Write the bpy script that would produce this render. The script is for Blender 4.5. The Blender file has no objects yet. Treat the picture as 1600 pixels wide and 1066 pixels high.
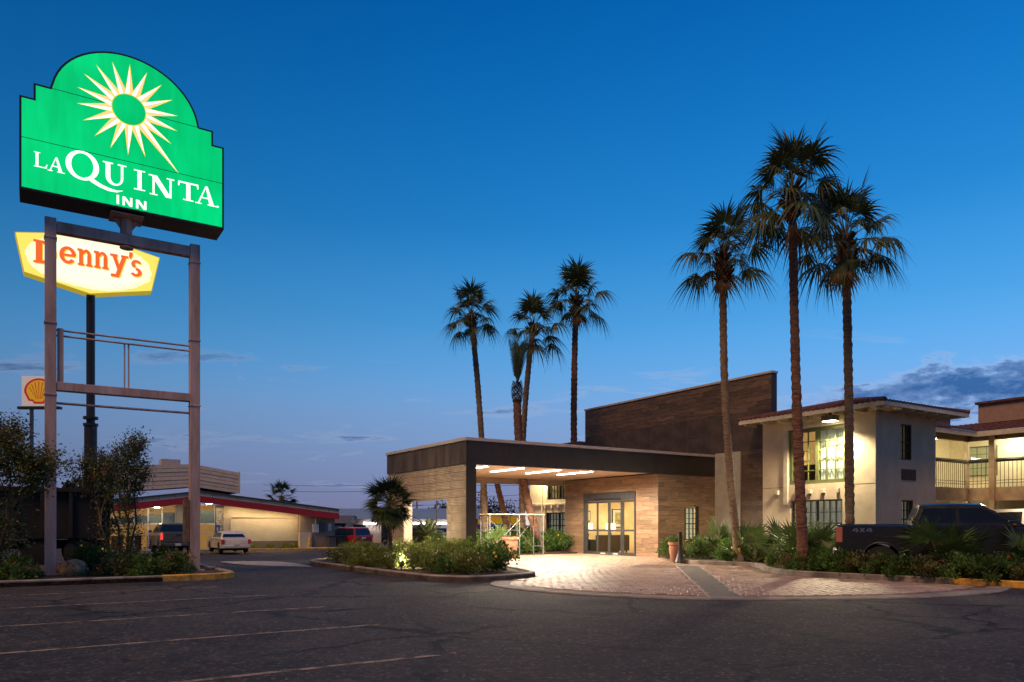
import bpy, bmesh, math, random
from mathutils import Vector, Matrix
R = math.radians
rnd = random.Random(7)
scene = bpy.context.scene
COL = scene.collection

# ------------------------------------------------------------------ camera, sky, sun, exposure
cam = bpy.data.cameras.new('camera')
cam.sensor_width = 36.0
cam.lens = 36.0 * 1167 / 1600
cam.shift_y = 287 / 1600
cam.clip_start = 0.1
cam.clip_end = 4000
camo = bpy.data.objects.new('camera', cam)
COL.objects.link(camo)
camo.location = (0, 0, 1.4)
camo.rotation_euler = (R(90), 0, 0)
scene.camera = camo
scene.view_settings.view_transform = 'Standard'
scene.view_settings.look = 'None'
scene.view_settings.exposure = 0.1
scene.view_settings.gamma = 1
scene.view_settings.use_curve_mapping = False
scene.render.engine = 'CYCLES'
scene.cycles.use_denoising = True
scene.cycles.max_bounces = 6
scene.cycles.transparent_max_bounces = 12
scene.cycles.sample_clamp_indirect = 4.0
scene.cycles.caustics_reflective = False
scene.cycles.caustics_refractive = False

LAMP_AZ = R(214)    # azimuth of a warm fill lamp added behind the camera after sunset
SUN_AZ = R(50)      # clockwise from +Y (the view direction): the afterglow lies to the right
world = bpy.data.worlds.new('World')
scene.world = world
world.use_nodes = True
nt = world.node_tree
for n in list(nt.nodes):
    nt.nodes.remove(n)


def N(nt, t, **kw):
    n = nt.nodes.new(t)
    for k, v in kw.items():
        if k.startswith('i_'):
            key = k[2:]
            n.inputs[int(key) if key.isdigit() else key.replace('_', ' ')].default_value = v
        else:
            setattr(n, k, v)
    return n


def math_(nt, op, a, b=None, clamp=False):
    n = nt.nodes.new('ShaderNodeMath')
    n.operation = op
    n.use_clamp = clamp
    for i, x in enumerate((a, b)):
        if x is None:
            continue
        if isinstance(x, (int, float)):
            n.inputs[i].default_value = x
        else:
            nt.links.new(x, n.inputs[i])
    return n.outputs[0]


def mixc(nt, fac, a, b, blend='MIX'):
    n = nt.nodes.new('ShaderNodeMix')
    n.data_type = 'RGBA'
    n.blend_type = blend
    for i, x in ((0, fac), (6, a), (7, b)):
        if isinstance(x, (int, float)):
            n.inputs[i].default_value = x
        elif isinstance(x, tuple):
            n.inputs[i].default_value = x if len(x) == 4 else (*x, 1)
        else:
            nt.links.new(x, n.inputs[i])
    return n.outputs[2]


def ramp(nt, fac, stops, interp='LINEAR'):
    n = nt.nodes.new('ShaderNodeValToRGB')
    cr = n.color_ramp
    cr.interpolation = interp
    while len(cr.elements) < len(stops):
        cr.elements.new(0.5)
    for e, (p, c) in zip(cr.elements, stops):
        e.position = p
        e.color = (*c, 1) if len(c) == 3 else c
    nt.links.new(fac, n.inputs[0])
    return n.outputs[0]


# dusk sky: the twilight of the Sky Texture tinted by a blue-hour gradient, with low cloud banks
sky = N(nt, 'ShaderNodeTexSky', sky_type='NISHITA', sun_disc=False)
sky.sun_elevation = R(4.0)
sky.sun_rotation = LAMP_AZ
sky.altitude = 100
sky.ozone_density = 6.0
sky.dust_density = 0.6
geo = N(nt, 'ShaderNodeTexCoord')
sep = N(nt, 'ShaderNodeSeparateXYZ')
nt.links.new(geo.outputs['Generated'], sep.inputs[0])
elev = math_(nt, 'MAXIMUM', sep.outputs[2], 0.0)
grad = ramp(nt, elev, [(0.0, (.185, .180, .32)), (0.06, (.200, .245, .43)), (0.144, (.185, .345, .62)), (0.20, (.105, .335, .68)),
                       (0.264, (.058, .290, .63)), (0.37, (.010, .195, .535)), (0.57, (.0, .100, .385)), (1.0, (.0, .055, .24))], 'B_SPLINE')
# brighter towards the afterglow on the right, darker away from it
dotn = N(nt, 'ShaderNodeVectorMath', operation='DOT_PRODUCT')
nt.links.new(geo.outputs['Generated'], dotn.inputs[0])
dotn.inputs[1].default_value = (math.sin(SUN_AZ), math.cos(SUN_AZ), 0)
az = math_(nt, 'MULTIPLY_ADD', dotn.outputs['Value'], 0.64)
az.node.inputs[2].default_value = 0.68
az = math_(nt, 'MAXIMUM', az, 0.30)
azc = N(nt, 'ShaderNodeCombineColor')
for i in range(3):
    nt.links.new(az, azc.inputs[i])
grad = mixc(nt, 1.0, grad, azc.outputs[0], 'MULTIPLY')
skyc = mixc(nt, 1.0, sky.outputs[0], (0.03, 0.03, 0.03), 'MULTIPLY')
base = mixc(nt, 0.05, grad, skyc)
# clouds: stretched noise on a flat layer, only low in the sky
zc = math_(nt, 'ADD', elev, 0.10)
cx_ = math_(nt, 'DIVIDE', sep.outputs[0], zc)
cy_ = math_(nt, 'DIVIDE', sep.outputs[1], zc)
comb = N(nt, 'ShaderNodeCombineXYZ')
nt.links.new(cx_, comb.inputs[0])
nt.links.new(cy_, comb.inputs[1])
cn = N(nt, 'ShaderNodeTexNoise', i_Scale=1.7, i_Detail=9.0, i_Roughness=0.62, i_Distortion=0.5)
mp = N(nt, 'ShaderNodeMapping')
mp.inputs['Location'].default_value = (5.3, 2.2, 0)
mp.inputs['Scale'].default_value = (0.75, 1.15, 1)
nt.links.new(comb.outputs[0], mp.inputs[0])
nt.links.new(mp.outputs[0], cn.inputs['Vector'])
# one heavier bank low on the right
def bump_(val, c, w):
    d = math_(nt, 'SUBTRACT', val, c)
    d = math_(nt, 'DIVIDE', d, w)
    d = math_(nt, 'MULTIPLY', d, d)
    return math_(nt, 'MULTIPLY', d, -1.0)


bs = math_(nt, 'ADD', bump_(math_(nt, 'ARCTAN2', sep.outputs[0], sep.outputs[1]), .56, .24), bump_(elev, .150, .040))
bs = math_(nt, 'POWER', 2.71828, bs)
# the bank is billowy: its noise runs over azimuth and elevation
azn = math_(nt, 'ARCTAN2', sep.outputs[0], sep.outputs[1])
bc = N(nt, 'ShaderNodeCombineXYZ')
nt.links.new(azn, bc.inputs[0])
nt.links.new(math_(nt, 'MULTIPLY', elev, 2.4), bc.inputs[1])
bn = N(nt, 'ShaderNodeTexNoise', i_Scale=11.0, i_Detail=10.0, i_Roughness=0.68, i_Distortion=0.1)
nt.links.new(bc.outputs[0], bn.inputs['Vector'])
bs = math_(nt, 'MULTIPLY_ADD', bs, .46)
bs.node.inputs[2].default_value = -.16
bs = math_(nt, 'ADD', bs, bn.outputs[0])
cval = math_(nt, 'MAXIMUM', bs, cn.outputs[0])
cm = ramp(nt, cval, [(0.565, (0, 0, 0)), (0.69, (1, 1, 1))])
lowm = ramp(nt, elev, [(0.0, (.6, .6, .6)), (0.10, (1, 1, 1)), (0.185, (.95, .95, .95)), (0.24, (0, 0, 0))])
cmask = mixc(nt, 1.0, cm, lowm, 'MULTIPLY')
rimm = ramp(nt, cval, [(0.61, (.30, .38, .56)), (0.67, (.105, .185, .38)), (0.78, (.016, .075, .235))])
rimm = mixc(nt, 1.0, rimm, azc.outputs[0], 'MULTIPLY')
cmf = math_(nt, 'MULTIPLY', cmask, 0.92)
final = mixc(nt, cmf, base, rimm)
bg = N(nt, 'ShaderNodeBackground')
bg.inputs['Strength'].default_value = 1.0
nt.links.new(final, bg.inputs[0])
wo = N(nt, 'ShaderNodeOutputWorld')
nt.links.new(bg.outputs[0], wo.inputs[0])

sun = bpy.data.lights.new('sun', 'SUN')  # warm fill lamp, added to lift the surfaces facing the camera
sun.energy = 2.2
sun.angle = R(22)
sun.color = (1.0, 0.60, 0.33)
fill_suno = bpy.data.objects.new('sun', sun)
COL.objects.link(fill_suno)
sdir = Vector((math.sin(LAMP_AZ), math.cos(LAMP_AZ), math.tan(R(56)))).normalized()
fill_suno.rotation_euler = sdir.to_track_quat('Z', 'Y').to_euler()
fill_suno.location = (-10, -30, 30)

# ------------------------------------------------------------------ site frame: u runs along the drive to the right, v away to the left
P0 = (-1.63, 26.42)
BV = (.8418, .5398)
AV = (-.5398, .8418)
ROT = math.atan2(.5398, .8418)


def W(u, v, z=0.0):
    return Vector((P0[0] + u * BV[0] + v * AV[0], P0[1] + u * BV[1] + v * AV[1], z))


def UV(x, y):
    dx, dy = x - P0[0], y - P0[1]
    return dx * BV[0] + dy * BV[1], dx * AV[0] + dy * AV[1]


def sstep(t):
    t = max(0.0, min(1.0, t))
    return t * t * (3 - 2 * t)


def gz(x, y):
    return -0.60 * sstep((y - 24) / 28) * max(sstep((-3 - x) / 7), sstep((y - 48) / 15))


# ------------------------------------------------------------------ mesh helpers
class G:
    def __init__(s, o=(0, 0, 0)):
        s.v, s.f, s.m, s.o = [], [], [], o

    def p(s, x, y, z):
        s.v.append((x - s.o[0], y - s.o[1], z - s.o[2]))
        return len(s.v) - 1

    def face(s, pts, m=0):
        s.f.append([s.p(*q) for q in pts])
        s.m.append(m)
        return s

    def box(s, x0, x1, y0, y1, z0, z1, m=0):
        i = [s.p(x, y, z) for z in (z0, z1) for y in (y0, y1) for x in (x0, x1)]
        for q in ((0, 2, 3, 1), (4, 5, 7, 6), (0, 1, 5, 4), (2, 6, 7, 3), (0, 4, 6, 2), (1, 3, 7, 5)):
            s.f.append([i[k] for k in q])
            s.m.append(m)
        return s

    def prism(s, pts, axis, a, b, m=0):
        """polygon of 2D points extruded along an axis: 'y' takes (x,z), 'x' takes (y,z), 'z' takes (x,y)"""
        def mk(q, t):
            return {'y': (q[0], t, q[1]), 'x': (t, q[0], q[1]), 'z': (q[0], q[1], t)}[axis]
        lo = [s.p(*mk(q, a)) for q in pts]
        hi = [s.p(*mk(q, b)) for q in pts]
        n = len(pts)
        s.f.append(lo[::-1]); s.m.append(m)
        s.f.append(hi); s.m.append(m)
        for k in range(n):
            s.f.append([lo[k], lo[(k + 1) % n], hi[(k + 1) % n], hi[k]]); s.m.append(m)
        return s

    def loft(s, rings, closed=True, cap=True, m=0):
        idx = [[s.p(*q) for q in r] for r in rings]
        n = len(rings[0])
        for a, b in zip(idx, idx[1:]):
            for k in range(n if closed else n - 1):
                s.f.append([a[k], a[(k + 1) % n], b[(k + 1) % n], b[k]]); s.m.append(m)
        if cap:
            s.f.append(idx[0][::-1]); s.m.append(m)
            s.f.append(idx[-1]); s.m.append(m)
        return s

    def tube(s, path, rad, n=8, m=0, cap=True):
        rings = []
        path = [Vector(p) for p in path]
        for i, p in enumerate(path):
            d = (path[min(i + 1, len(path) - 1)] - path[max(i - 1, 0)])
            d = d.normalized() if d.length > 1e-9 else Vector((0, 0, 1))
            ref = Vector((0, 0, 1)) if abs(d.z) < 0.9 else Vector((1, 0, 0))
            a = d.cross(ref).normalized()
            b = d.cross(a)
            r = rad[i] if isinstance(rad, (list, tuple)) else rad
            rings.append([tuple(p + a * (r * math.cos(2 * math.pi * k / n)) + b * (r * math.sin(2 * math.pi * k / n))) for k in range(n)])
        return s.loft(rings, True, cap, m)

    def lathe(s, prof, n=16, c=(0, 0, 0), m=0):
        rings = [[(c[0] + r * math.cos(2 * math.pi * k / n), c[1] + r * math.sin(2 * math.pi * k / n), c[2] + z) for k in range(n)] for r, z in prof]
        return s.loft(rings, True, True, m)

    def mesh(s, name):
        me = bpy.data.meshes.new(name)
        me.from_pydata(s.v, [], s.f)
        return me

    def ob(s, name, mats, parent=None, loc=None, rot=None, bevel=0, smooth=False, kind=None, fix=True):
        me = s.mesh(name)
        if not isinstance(mats, (list, tuple)):
            mats = [mats]
        for q in mats:
            me.materials.append(q)
        if len(mats) > 1:
            me.polygons.foreach_set('material_index', s.m)
        if fix or bevel:
            bm = bmesh.new()
            bm.from_mesh(me)
            if fix:
                bmesh.ops.recalc_face_normals(bm, faces=bm.faces)
            if bevel:
                es = [e for e in bm.edges if len(e.link_faces) == 2 and e.calc_face_angle(0) > 0.6]
                bmesh.ops.bevel(bm, geom=es, offset=bevel, segments=2, affect='EDGES', profile=0.6, clamp_overlap=True)
            bm.to_mesh(me)
            bm.free()
        if smooth:
            me.polygons.foreach_set('use_smooth', [True] * len(me.polygons))
            if smooth is not True:
                me.set_sharp_from_angle(angle=R(smooth))
        me.update()
        return link(name, me, parent, loc, rot, kind)


def link(name, me, parent=None, loc=None, rot=None, kind=None):
    o = bpy.data.objects.new(name, me)
    COL.objects.link(o)
    if parent is not None:
        o.parent = parent
    if loc is not None:
        o.location = loc
    if rot is not None:
        o.rotation_euler = rot
    if kind:
        o['kind'] = kind
    return o


def tag(o, label, cat=None, group=None, kind=None):
    if label:
        o['label'] = label
    if cat:
        o['category'] = cat
    if group:
        o['group'] = group
    if kind:
        o['kind'] = kind
    return o


def thing(name, label, cat, loc, rz=0.0, group=None):
    o = bpy.data.objects.new(name, None)
    COL.objects.link(o)
    o.empty_display_size = 0.2
    o.location = loc
    o.rotation_euler = (0, 0, rz)
    return tag(o, label, cat, group)


def site(name, label, cat, u, v, z=0.0, group=None, rz=0.0):
    """an Empty at site coordinates; its children are built in site axes relative to it"""
    return thing(name, label, cat, W(u, v, z), ROT + rz, group)


def copy_tree(o, parent=None):
    c = o.copy()
    COL.objects.link(c)
    c.parent = parent
    for ch in o.children:
        copy_tree(ch, c)
    return c


# ------------------------------------------------------------------ materials
MATS = {}


def mat(name, col, rough=0.7, var=0.15, scale=6.0, bump=0.0, bscale=40.0, metal=0.0, col2=None, objvar=0.0,
        emit=None, estr=0.0, spec=0.5, stretch=None, trans=0.0, coat=0.0):
    if name in MATS:
        return MATS[name]
    m = bpy.data.materials.new(name)
    MATS[name] = m
    m.use_nodes = True
    t = m.node_tree
    b = t.nodes['Principled BSDF']
    b.inputs['Roughness'].default_value = rough
    b.inputs['Metallic'].default_value = metal
    b.inputs['Specular IOR Level'].default_value = spec
    b.inputs['Coat Weight'].default_value = coat
    b.inputs['Coat Roughness'].default_value = 0.08
    tc = N(t, 'ShaderNodeTexCoord')
    mp = N(t, 'ShaderNodeMapping')
    t.links.new(tc.outputs['Object'], mp.inputs[0])
    if stretch:
        mp.inputs['Scale'].default_value = stretch
    if objvar:
        oi = N(t, 'ShaderNodeObjectInfo')
        sh = math_(t, 'MULTIPLY', oi.outputs['Random'], 37.0)
        cb = N(t, 'ShaderNodeCombineXYZ')
        for i in range(3):
            t.links.new(sh, cb.inputs[i])
        t.links.new(cb.outputs[0], mp.inputs['Location'])
    nz = N(t, 'ShaderNodeTexNoise', i_Scale=scale, i_Detail=6.0, i_Roughness=0.6)
    t.links.new(mp.outputs[0], nz.inputs['Vector'])
    c2 = col2 if col2 else tuple(max(0, c * (1 - var * 1.6)) for c in col)
    c1 = tuple(min(1, c * (1 + var)) for c in col)
    fac = ramp(t, nz.outputs[0], [(0.32, (0, 0, 0)), (0.68, (1, 1, 1))])
    c = mixc(t, fac, c2, c1)
    if objvar:
        k = math_(t, 'MULTIPLY_ADD', oi.outputs['Random'], 2 * objvar)
        k.node.inputs[2].default_value = 1 - objvar
        kk = N(t, 'ShaderNodeCombineColor')
        for i in range(3):
            t.links.new(k, kk.inputs[i])
        c = mixc(t, 1.0, c, kk.outputs[0], 'MULTIPLY')
    t.links.new(c, b.inputs['Base Color'])
    if bump:
        nb = N(t, 'ShaderNodeTexNoise', i_Scale=bscale, i_Detail=4.0)
        t.links.new(mp.outputs[0], nb.inputs['Vector'])
        bp = N(t, 'ShaderNodeBump', i_Strength=bump, i_Distance=0.02)
        t.links.new(nb.outputs[0], bp.inputs['Height'])
        t.links.new(bp.outputs[0], b.inputs['Normal'])
    rr = math_(t, 'MULTIPLY_ADD', nz.outputs[0], 0.16)
    rr.node.inputs[2].default_value = rough - 0.08
    t.links.new(rr, b.inputs['Roughness'])
    if emit:
        b.inputs['Emission Color'].default_value = (*emit, 1)
        b.inputs['Emission Strength'].default_value = estr
    if trans:
        tr = N(t, 'ShaderNodeBsdfTranslucent')
        t.links.new(c, tr.inputs[0])
        mx = N(t, 'ShaderNodeMixShader')
        mx.inputs[0].default_value = trans
        t.links.new(b.outputs[0], mx.inputs[1])
        t.links.new(tr.outputs[0], mx.inputs[2])
        t.links.new(mx.outputs[0], t.nodes['Material Output'].inputs[0])
    return m


def glass(name, tint=(.9, .95, .95), refl=1.0):
    if name in MATS:
        return MATS[name]
    m = bpy.data.materials.new(name)
    MATS[name] = m
    m.use_nodes = True
    t = m.node_tree
    t.nodes.remove(t.nodes['Principled BSDF'])
    tr = N(t, 'ShaderNodeBsdfTransparent')
    tr.inputs[0].default_value = (*tint, 1)
    gl = N(t, 'ShaderNodeBsdfGlossy')
    gl.inputs['Roughness'].default_value = 0.03
    fr = N(t, 'ShaderNodeLayerWeight', i_Blend=0.5)
    fc = math_(t, 'POWER', fr.outputs['Facing'], 4.0)
    fc = math_(t, 'MULTIPLY_ADD', fc, .6 * refl, True)
    fc.node.inputs[2].default_value = .045 * refl
    mx = N(t, 'ShaderNodeMixShader')
    t.links.new(fc, mx.inputs[0])
    t.links.new(tr.outputs[0], mx.inputs[1])
    t.links.new(gl.outputs[0], mx.inputs[2])
    t.links.new(mx.outputs[0], t.nodes['Material Output'].inputs[0])
    return m


def emis(name, col, s):
    return mat(name, tuple(min(1, c) for c in col), 0.6, 0.0, emit=col, estr=s)


def asphalt_mat():
    m = bpy.data.materials.new('asphalt')
    MATS['asphalt'] = m
    m.use_nodes = True
    t = m.node_tree
    b = t.nodes['Principled BSDF']
    tc = N(t, 'ShaderNodeTexCoord')
    O = tc.outputs['Object']
    big = N(t, 'ShaderNodeTexNoise', i_Scale=0.22, i_Detail=7.0, i_Roughness=0.65, i_Distortion=0.6)
    med = N(t, 'ShaderNodeTexNoise', i_Scale=2.2, i_Detail=6.0, i_Roughness=0.7)
    fine = N(t, 'ShaderNodeTexNoise', i_Scale=55.0, i_Detail=3.0, i_Roughness=0.7)
    for n in (big, med, fine):
        t.links.new(O, n.inputs['Vector'])
    c = mixc(t, ramp(t, big.outputs[0], [(0.35, (0, 0, 0)), (0.65, (1, 1, 1))]), (.012, .0105, .010), (.050, .044, .040))
    c = mixc(t, ramp(t, med.outputs[0], [(0.45, (0, 0, 0)), (0.72, (.55, .55, .55))]), c, (.095, .080, .070))
    grit = N(t, 'ShaderNodeTexNoise', i_Scale=8.0, i_Detail=10.0, i_Roughness=0.92)
    t.links.new(O, grit.inputs['Vector'])
    c = mixc(t, 1.0, c, ramp(t, grit.outputs[0], [(0.38, (.25, .25, .25)), (0.62, (1.9, 1.85, 1.8))]), 'MULTIPLY')
    agg = N(t, 'ShaderNodeTexVoronoi', i_Scale=30.0)
    t.links.new(O, agg.inputs['Vector'])
    spk = ramp(t, agg.outputs['Color'], [(0.74, (0, 0, 0)), (0.92, (.9, .9, .9))])
    c = mixc(t, spk, c, (.15, .135, .12))
    # oil stains and darker repair blotches
    st = N(t, 'ShaderNodeTexVoronoi', i_Scale=0.42, i_Randomness=1.0)
    sd = N(t, 'ShaderNodeVectorMath', operation='MULTIPLY_ADD')
    t.links.new(med.outputs['Color'], sd.inputs[0])
    sd.inputs[1].default_value = (.7, .7, 0)
    t.links.new(O, sd.inputs[2])
    t.links.new(sd.outputs[0], st.inputs['Vector'])
    c = mixc(t, ramp(t, st.outputs['Distance'], [(0.10, (.75, .75, .75)), (0.30, (0, 0, 0))]), c, (.010, .009, .009))
    # cracks
    dn = N(t, 'ShaderNodeTexNoise', i_Scale=1.1, i_Detail=6.0, i_Roughness=0.7)
    t.links.new(O, dn.inputs['Vector'])
    off = N(t, 'ShaderNodeVectorMath', operation='MULTIPLY_ADD')
    t.links.new(dn.outputs['Color'], off.inputs[0])
    off.inputs[1].default_value = (1.3, 1.3, 0)
    t.links.new(O, off.inputs[2])
    vor = N(t, 'ShaderNodeTexVoronoi', feature='DISTANCE_TO_EDGE', i_Scale=0.30)
    t.links.new(off.outputs[0], vor.inputs['Vector'])
    cr = ramp(t, vor.outputs['Distance'], [(0.0, (1, 1, 1)), (0.008, (.9, .9, .9)), (0.020, (0, 0, 0))])
    msk = ramp(t, big.outputs[0], [(0.46, (0, 0, 0)), (0.54, (1, 1, 1))])
    crm = mixc(t, 1.0, cr, msk, 'MULTIPLY')
    c = mixc(t, crm, c, (.006, .006, .006))
    t.links.new(c, b.inputs['Base Color'])
    b.inputs['Specular IOR Level'].default_value = 0.28
    rg = math_(t, 'MULTIPLY_ADD', med.outputs[0], 0.35)
    rg.node.inputs[2].default_value = 0.55
    t.links.new(rg, b.inputs['Roughness'])
    h = math_(t, 'MULTIPLY_ADD', grit.outputs[0], 1.5)
    t.links.new(agg.outputs['Distance'], h.node.inputs[2])
    h2 = math_(t, 'MULTIPLY_ADD', crm, -2.0)
    t.links.new(h, h2.node.inputs[2])
    bp = N(t, 'ShaderNodeBump', i_Strength=0.9, i_Distance=0.02)
    t.links.new(h2, bp.inputs['Height'])
    t.links.new(bp.outputs[0], b.inputs['Normal'])
    return m


def paint_mat(name, col, wear):
    m = mat(name, col, 0.7, 0.2, 9.0, 0.3, 50)
    t = m.node_tree
    tc = N(t, 'ShaderNodeTexCoord')
    nz = N(t, 'ShaderNodeTexNoise', i_Scale=3.5, i_Detail=9.0, i_Roughness=0.75)
    t.links.new(tc.outputs['Object'], nz.inputs['Vector'])
    f = ramp(t, nz.outputs[0], [(wear - .05, (0, 0, 0)), (wear + .10, (1, 1, 1))])
    tr = N(t, 'ShaderNodeBsdfTransparent')
    mx = N(t, 'ShaderNodeMixShader')
    t.links.new(f, mx.inputs[0])
    t.links.new(tr.outputs[0], mx.inputs[1])
    t.links.new(t.nodes['Principled BSDF'].outputs[0], mx.inputs[2])
    t.links.new(mx.outputs[0], t.nodes['Material Output'].inputs[0])
    return m


M_ASPH = asphalt_mat()
M_LINE = paint_mat('faded_paint', (.25, .185, .145), 0.44)
M_CONC = mat('concrete', (.30, .27, .24), .75, .25, 3.0, .25, 60)
M_CURB = mat('curb_concrete', (.26, .22, .19), .8, .35, 2.5, .3, 50)
M_YEL = mat('yellow_curb_paint', (.66, .33, .03), .65, .3, 5.0, .2, 50, col2=(.24, .15, .06))
M_SOIL = mat('soil', (.055, .035, .022), .95, .5, 5.0, .8, 30)
M_PAVE = mat('stamped_concrete', (.36, .255, .195), .50, .26, 2.0, .30, 60, objvar=.10)
M_PAVEB = mat('paver_joint', (.16, .11, .085), .6, .3, 3.0, .3, 60)
M_DKB = mat('dark_brown_panel', (.032, .024, .020), .55, .22, 2.0, .12, 90)
M_FASC = mat('brown_fascia', (.085, .062, .045), .6, .4, 1.6, .2, 90, stretch=(1, 1, 0.35))
M_CAP = mat('metal_coping', (.50, .44, .41), .5, .1)
M_BEIGE = mat('ribbed_tile', (.37, .285, .20), .65, .15, 3.0, .15, 60, objvar=.10)
M_PLANK = mat('wood_look_tile', (.25, .155, .095), .42, .30, 3.5, .06, 50, objvar=.22, stretch=(.6, .6, 9))
M_PLANKD = mat('dark_wood_look_tile', (.125, .082, .056), .5, .4, 3.5, .10, 50, objvar=.30, stretch=(.6, .6, 9))
M_GROUT = mat('grout', (.10, .085, .075), .9, .1)
M_PIL = mat('grey_render', (.36, .35, .31), .8, .12, 2.0, .15, 80)
M_STUC = mat('cream_stucco', (.57, .47, .355), .85, .11, 1.3, .3, 120)
M_STUC2 = mat('white_stucco', (.60, .54, .45), .85, .10, 1.5, .25, 120)
M_TRIM = mat('cream_trim', (.62, .55, .44), .7, .12, 3.0)
M_GREEN = mat('olive_window_paint', (.10, .11, .045), .5, .1)
M_BLK = mat('black_metal', (.018, .018, .020), .42, .15)
M_GREY = mat('grey_metal', (.11, .11, .12), .38, .1, metal=.6)
M_WHITE = mat('white_paint', (.75, .73, .70), .55, .08)
M_TILE = mat('clay_roof_tile', (.115, .042, .035), .75, .4, 5.0, .2, 40)
M_GLASS = glass('clear_glass')
M_DGLASS = glass('tinted_glass', (.05, .06, .07), 1.0)
M_CEIL = mat('canopy_ceiling', (.62, .46, .36), .7, .06)

# ------------------------------------------------------------------ ground, drive, kerbs, beds
def axis_steps(lo, hi, fine_lo, fine_hi, step):
    xs = []
    x = fine_lo
    while x <= fine_hi:
        xs.append(x)
        x += step
    d = step
    a = fine_lo
    while a > lo:
        d *= 1.5
        a -= d
        xs.insert(0, max(a, lo))
    d = step
    a = xs[-1]
    while a < hi:
        d *= 1.5
        a += d
        xs.append(min(a, hi))
    return xs


g = G()
xs = axis_steps(-1500, 1500, -40, 30, 2.0)
ys = axis_steps(-60, 2500, -4, 80, 2.0)
for y in ys:
    for x in xs:
        g.p(x, y, gz(x, y))
nx = len(xs)
for j in range(len(ys) - 1):
    for i in range(nx - 1):
        g.f.append([j * nx + i, j * nx + i + 1, (j + 1) * nx + i + 1, (j + 1) * nx + i])
        g.m.append(0)
g.ob('ground', M_ASPH, kind='structure', smooth=True, fix=False)


def flat(name, uvs, z, m, th=0.0, kind='structure', label=None):
    gg = G()
    pts = [W(*q) for q in uvs]
    if th:
        gg.prism([(p.x, p.y) for p in pts], 'z', z - th, z)
    else:
        gg.face([(p.x, p.y, z) for p in pts])
    o = gg.ob(name, m, kind=kind)
    if label:
        o['label'] = label
    return o


def spline(pts, n=6):
    out = []
    for i in range(len(pts) - 1):
        p0, p1, p2, p3 = pts[max(i - 1, 0)], pts[i], pts[i + 1], pts[min(i + 2, len(pts) - 1)]
        for k in range(n):
            t = k / n
            out.append(tuple(0.5 * (2 * b + (c - a) * t + (2 * a - 5 * b + 4 * c - d) * t * t + (3 * b - a - 3 * c + d) * t ** 3)
                             for a, b, c, d in zip(p0, p1, p2, p3)))
    out.append(pts[-1])
    return out


def strip(name, path, w0, w1, z0, z1, m, kind='structure', label=None):
    """a kerb or band swept along a path of site points, from offset w0 to w1 to the left of it"""
    pts = [W(*q) for q in path]
    rings = []
    for i, p in enumerate(pts):
        d = (pts[min(i + 1, len(pts) - 1)] - pts[max(i - 1, 0)]).normalized()
        n = Vector((-d.y, d.x, 0))
        a, b = p + n * w0, p + n * w1
        e = 0.02 * (1 if w1 > w0 else -1)
        a2, b2 = p + n * (w0 + e), p + n * (w1 - e)
        rings.append([(a.x, a.y, z0), (a.x, a.y, z1 - .02), (a2.x, a2.y, z1), (b2.x, b2.y, z1), (b.x, b.y, z1 - .02), (b.x, b.y, z0)])
    gg = G()
    gg.loft(rings)
    o = gg.ob(name, m, kind=kind, smooth=30)
    if label:
        o['label'] = label
    return o


ARC = spline([(-3.4, -7.5), (-4.1, -8.6), (-4.1, -10.4), (-3.2, -12.45), (-1.9, -13.75), (.8, -15.2), (3.5, -15.6), (5.3, -15.2)], 5)
BEDR = spline([(9.15, -.75), (7.8, -2.5), (6.65, -4.3), (7.2, -6.5), (5.5, -8.4), (4.65, -9.9), (4.8, -11.6), (5.2, -14.0), (5.45, -15.6), (5.7, -17.6)], 4)
ISL = spline([(-3.0, 5.0), (-4.2, 3.9), (-4.75, 2.3), (-4.75, -1.8), (-4.6, -5.8), (-4.35, -6.75), (-3.7, -7.25), (-2.4, -7.15), (-1.55, -6.6), (-.95, -5.0), (-.3, -2.4), (-.15, -.35)], 4)
DRIVE = ARC + [q for q in reversed(BEDR) if q[1] > -15.3] + [(9.2, 0), (9.2, 5.3), (.42, 5.3), (.42, -.2)] + [q for q in reversed(ISL) if q[1] < -.3 and q[0] > -3.3]
flat('driveway', DRIVE, 0.008, M_PAVEB)
strip('driveway_edging', ARC, 0.0, 0.45, 0.0, 0.03, mat('worn_edging', (.21, .185, .16), .75, .3, 2.5, .3, 60))
STRIPP = [(5.2, -5.1), (5.75, -5.6), (-1.72, -13.72), (-2.15, -13.3)]
flat('driveway_path', STRIPP, 0.026, mat('grey_path', (.13, .12, .105), .8, .2, 3, .3, 60))
for a, b in (((5.2, -5.1), (-2.15, -13.3)), ((5.75, -5.6), (-1.72, -13.72))):
    strip('path_border', [a, b], -.03, .03, 0, .032, M_CONC)


def inside(pt, poly):
    x, y = pt
    c = False
    j = len(poly) - 1
    for i in range(len(poly)):
        (xi, yi), (xj, yj) = poly[i], poly[j]
        if (yi > y) != (yj > y) and x < (xj - xi) * (y - yi) / (yj - yi) + xi:
            c = not c
        j = i
    return c


# stamped cobbles in rings round the entrance
def cobble_geo(gg, cx, cy, ang, l, w, z=0.027, jit=0.0):
    ca, sa = math.cos(ang), math.sin(ang)
    lo, hi = [], []
    h = z - rnd.random() * jit
    for sx, sy in ((-1, -1), (1, -1), (1, 1), (-1, 1)):
        for lst, k, zz in ((lo, 1.0, 0.012), (hi, 0.86, h + (rnd.random() - .5) * .005)):
            x, y = sx * l / 2 * k, sy * w / 2 * k
            if k == 1.0:
                x += (rnd.random() - .5) * .02
                y += (rnd.random() - .5) * .02
            lst.append(gg.p(cx + x * ca - y * sa, cy + x * sa + y * ca, zz))
    gg.f.append(hi)
    gg.m.append(0)
    for k in range(4):
        gg.f.append([lo[k], lo[(k + 1) % 4], hi[(k + 1) % 4], hi[k]])
        gg.m.append(0)


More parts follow.
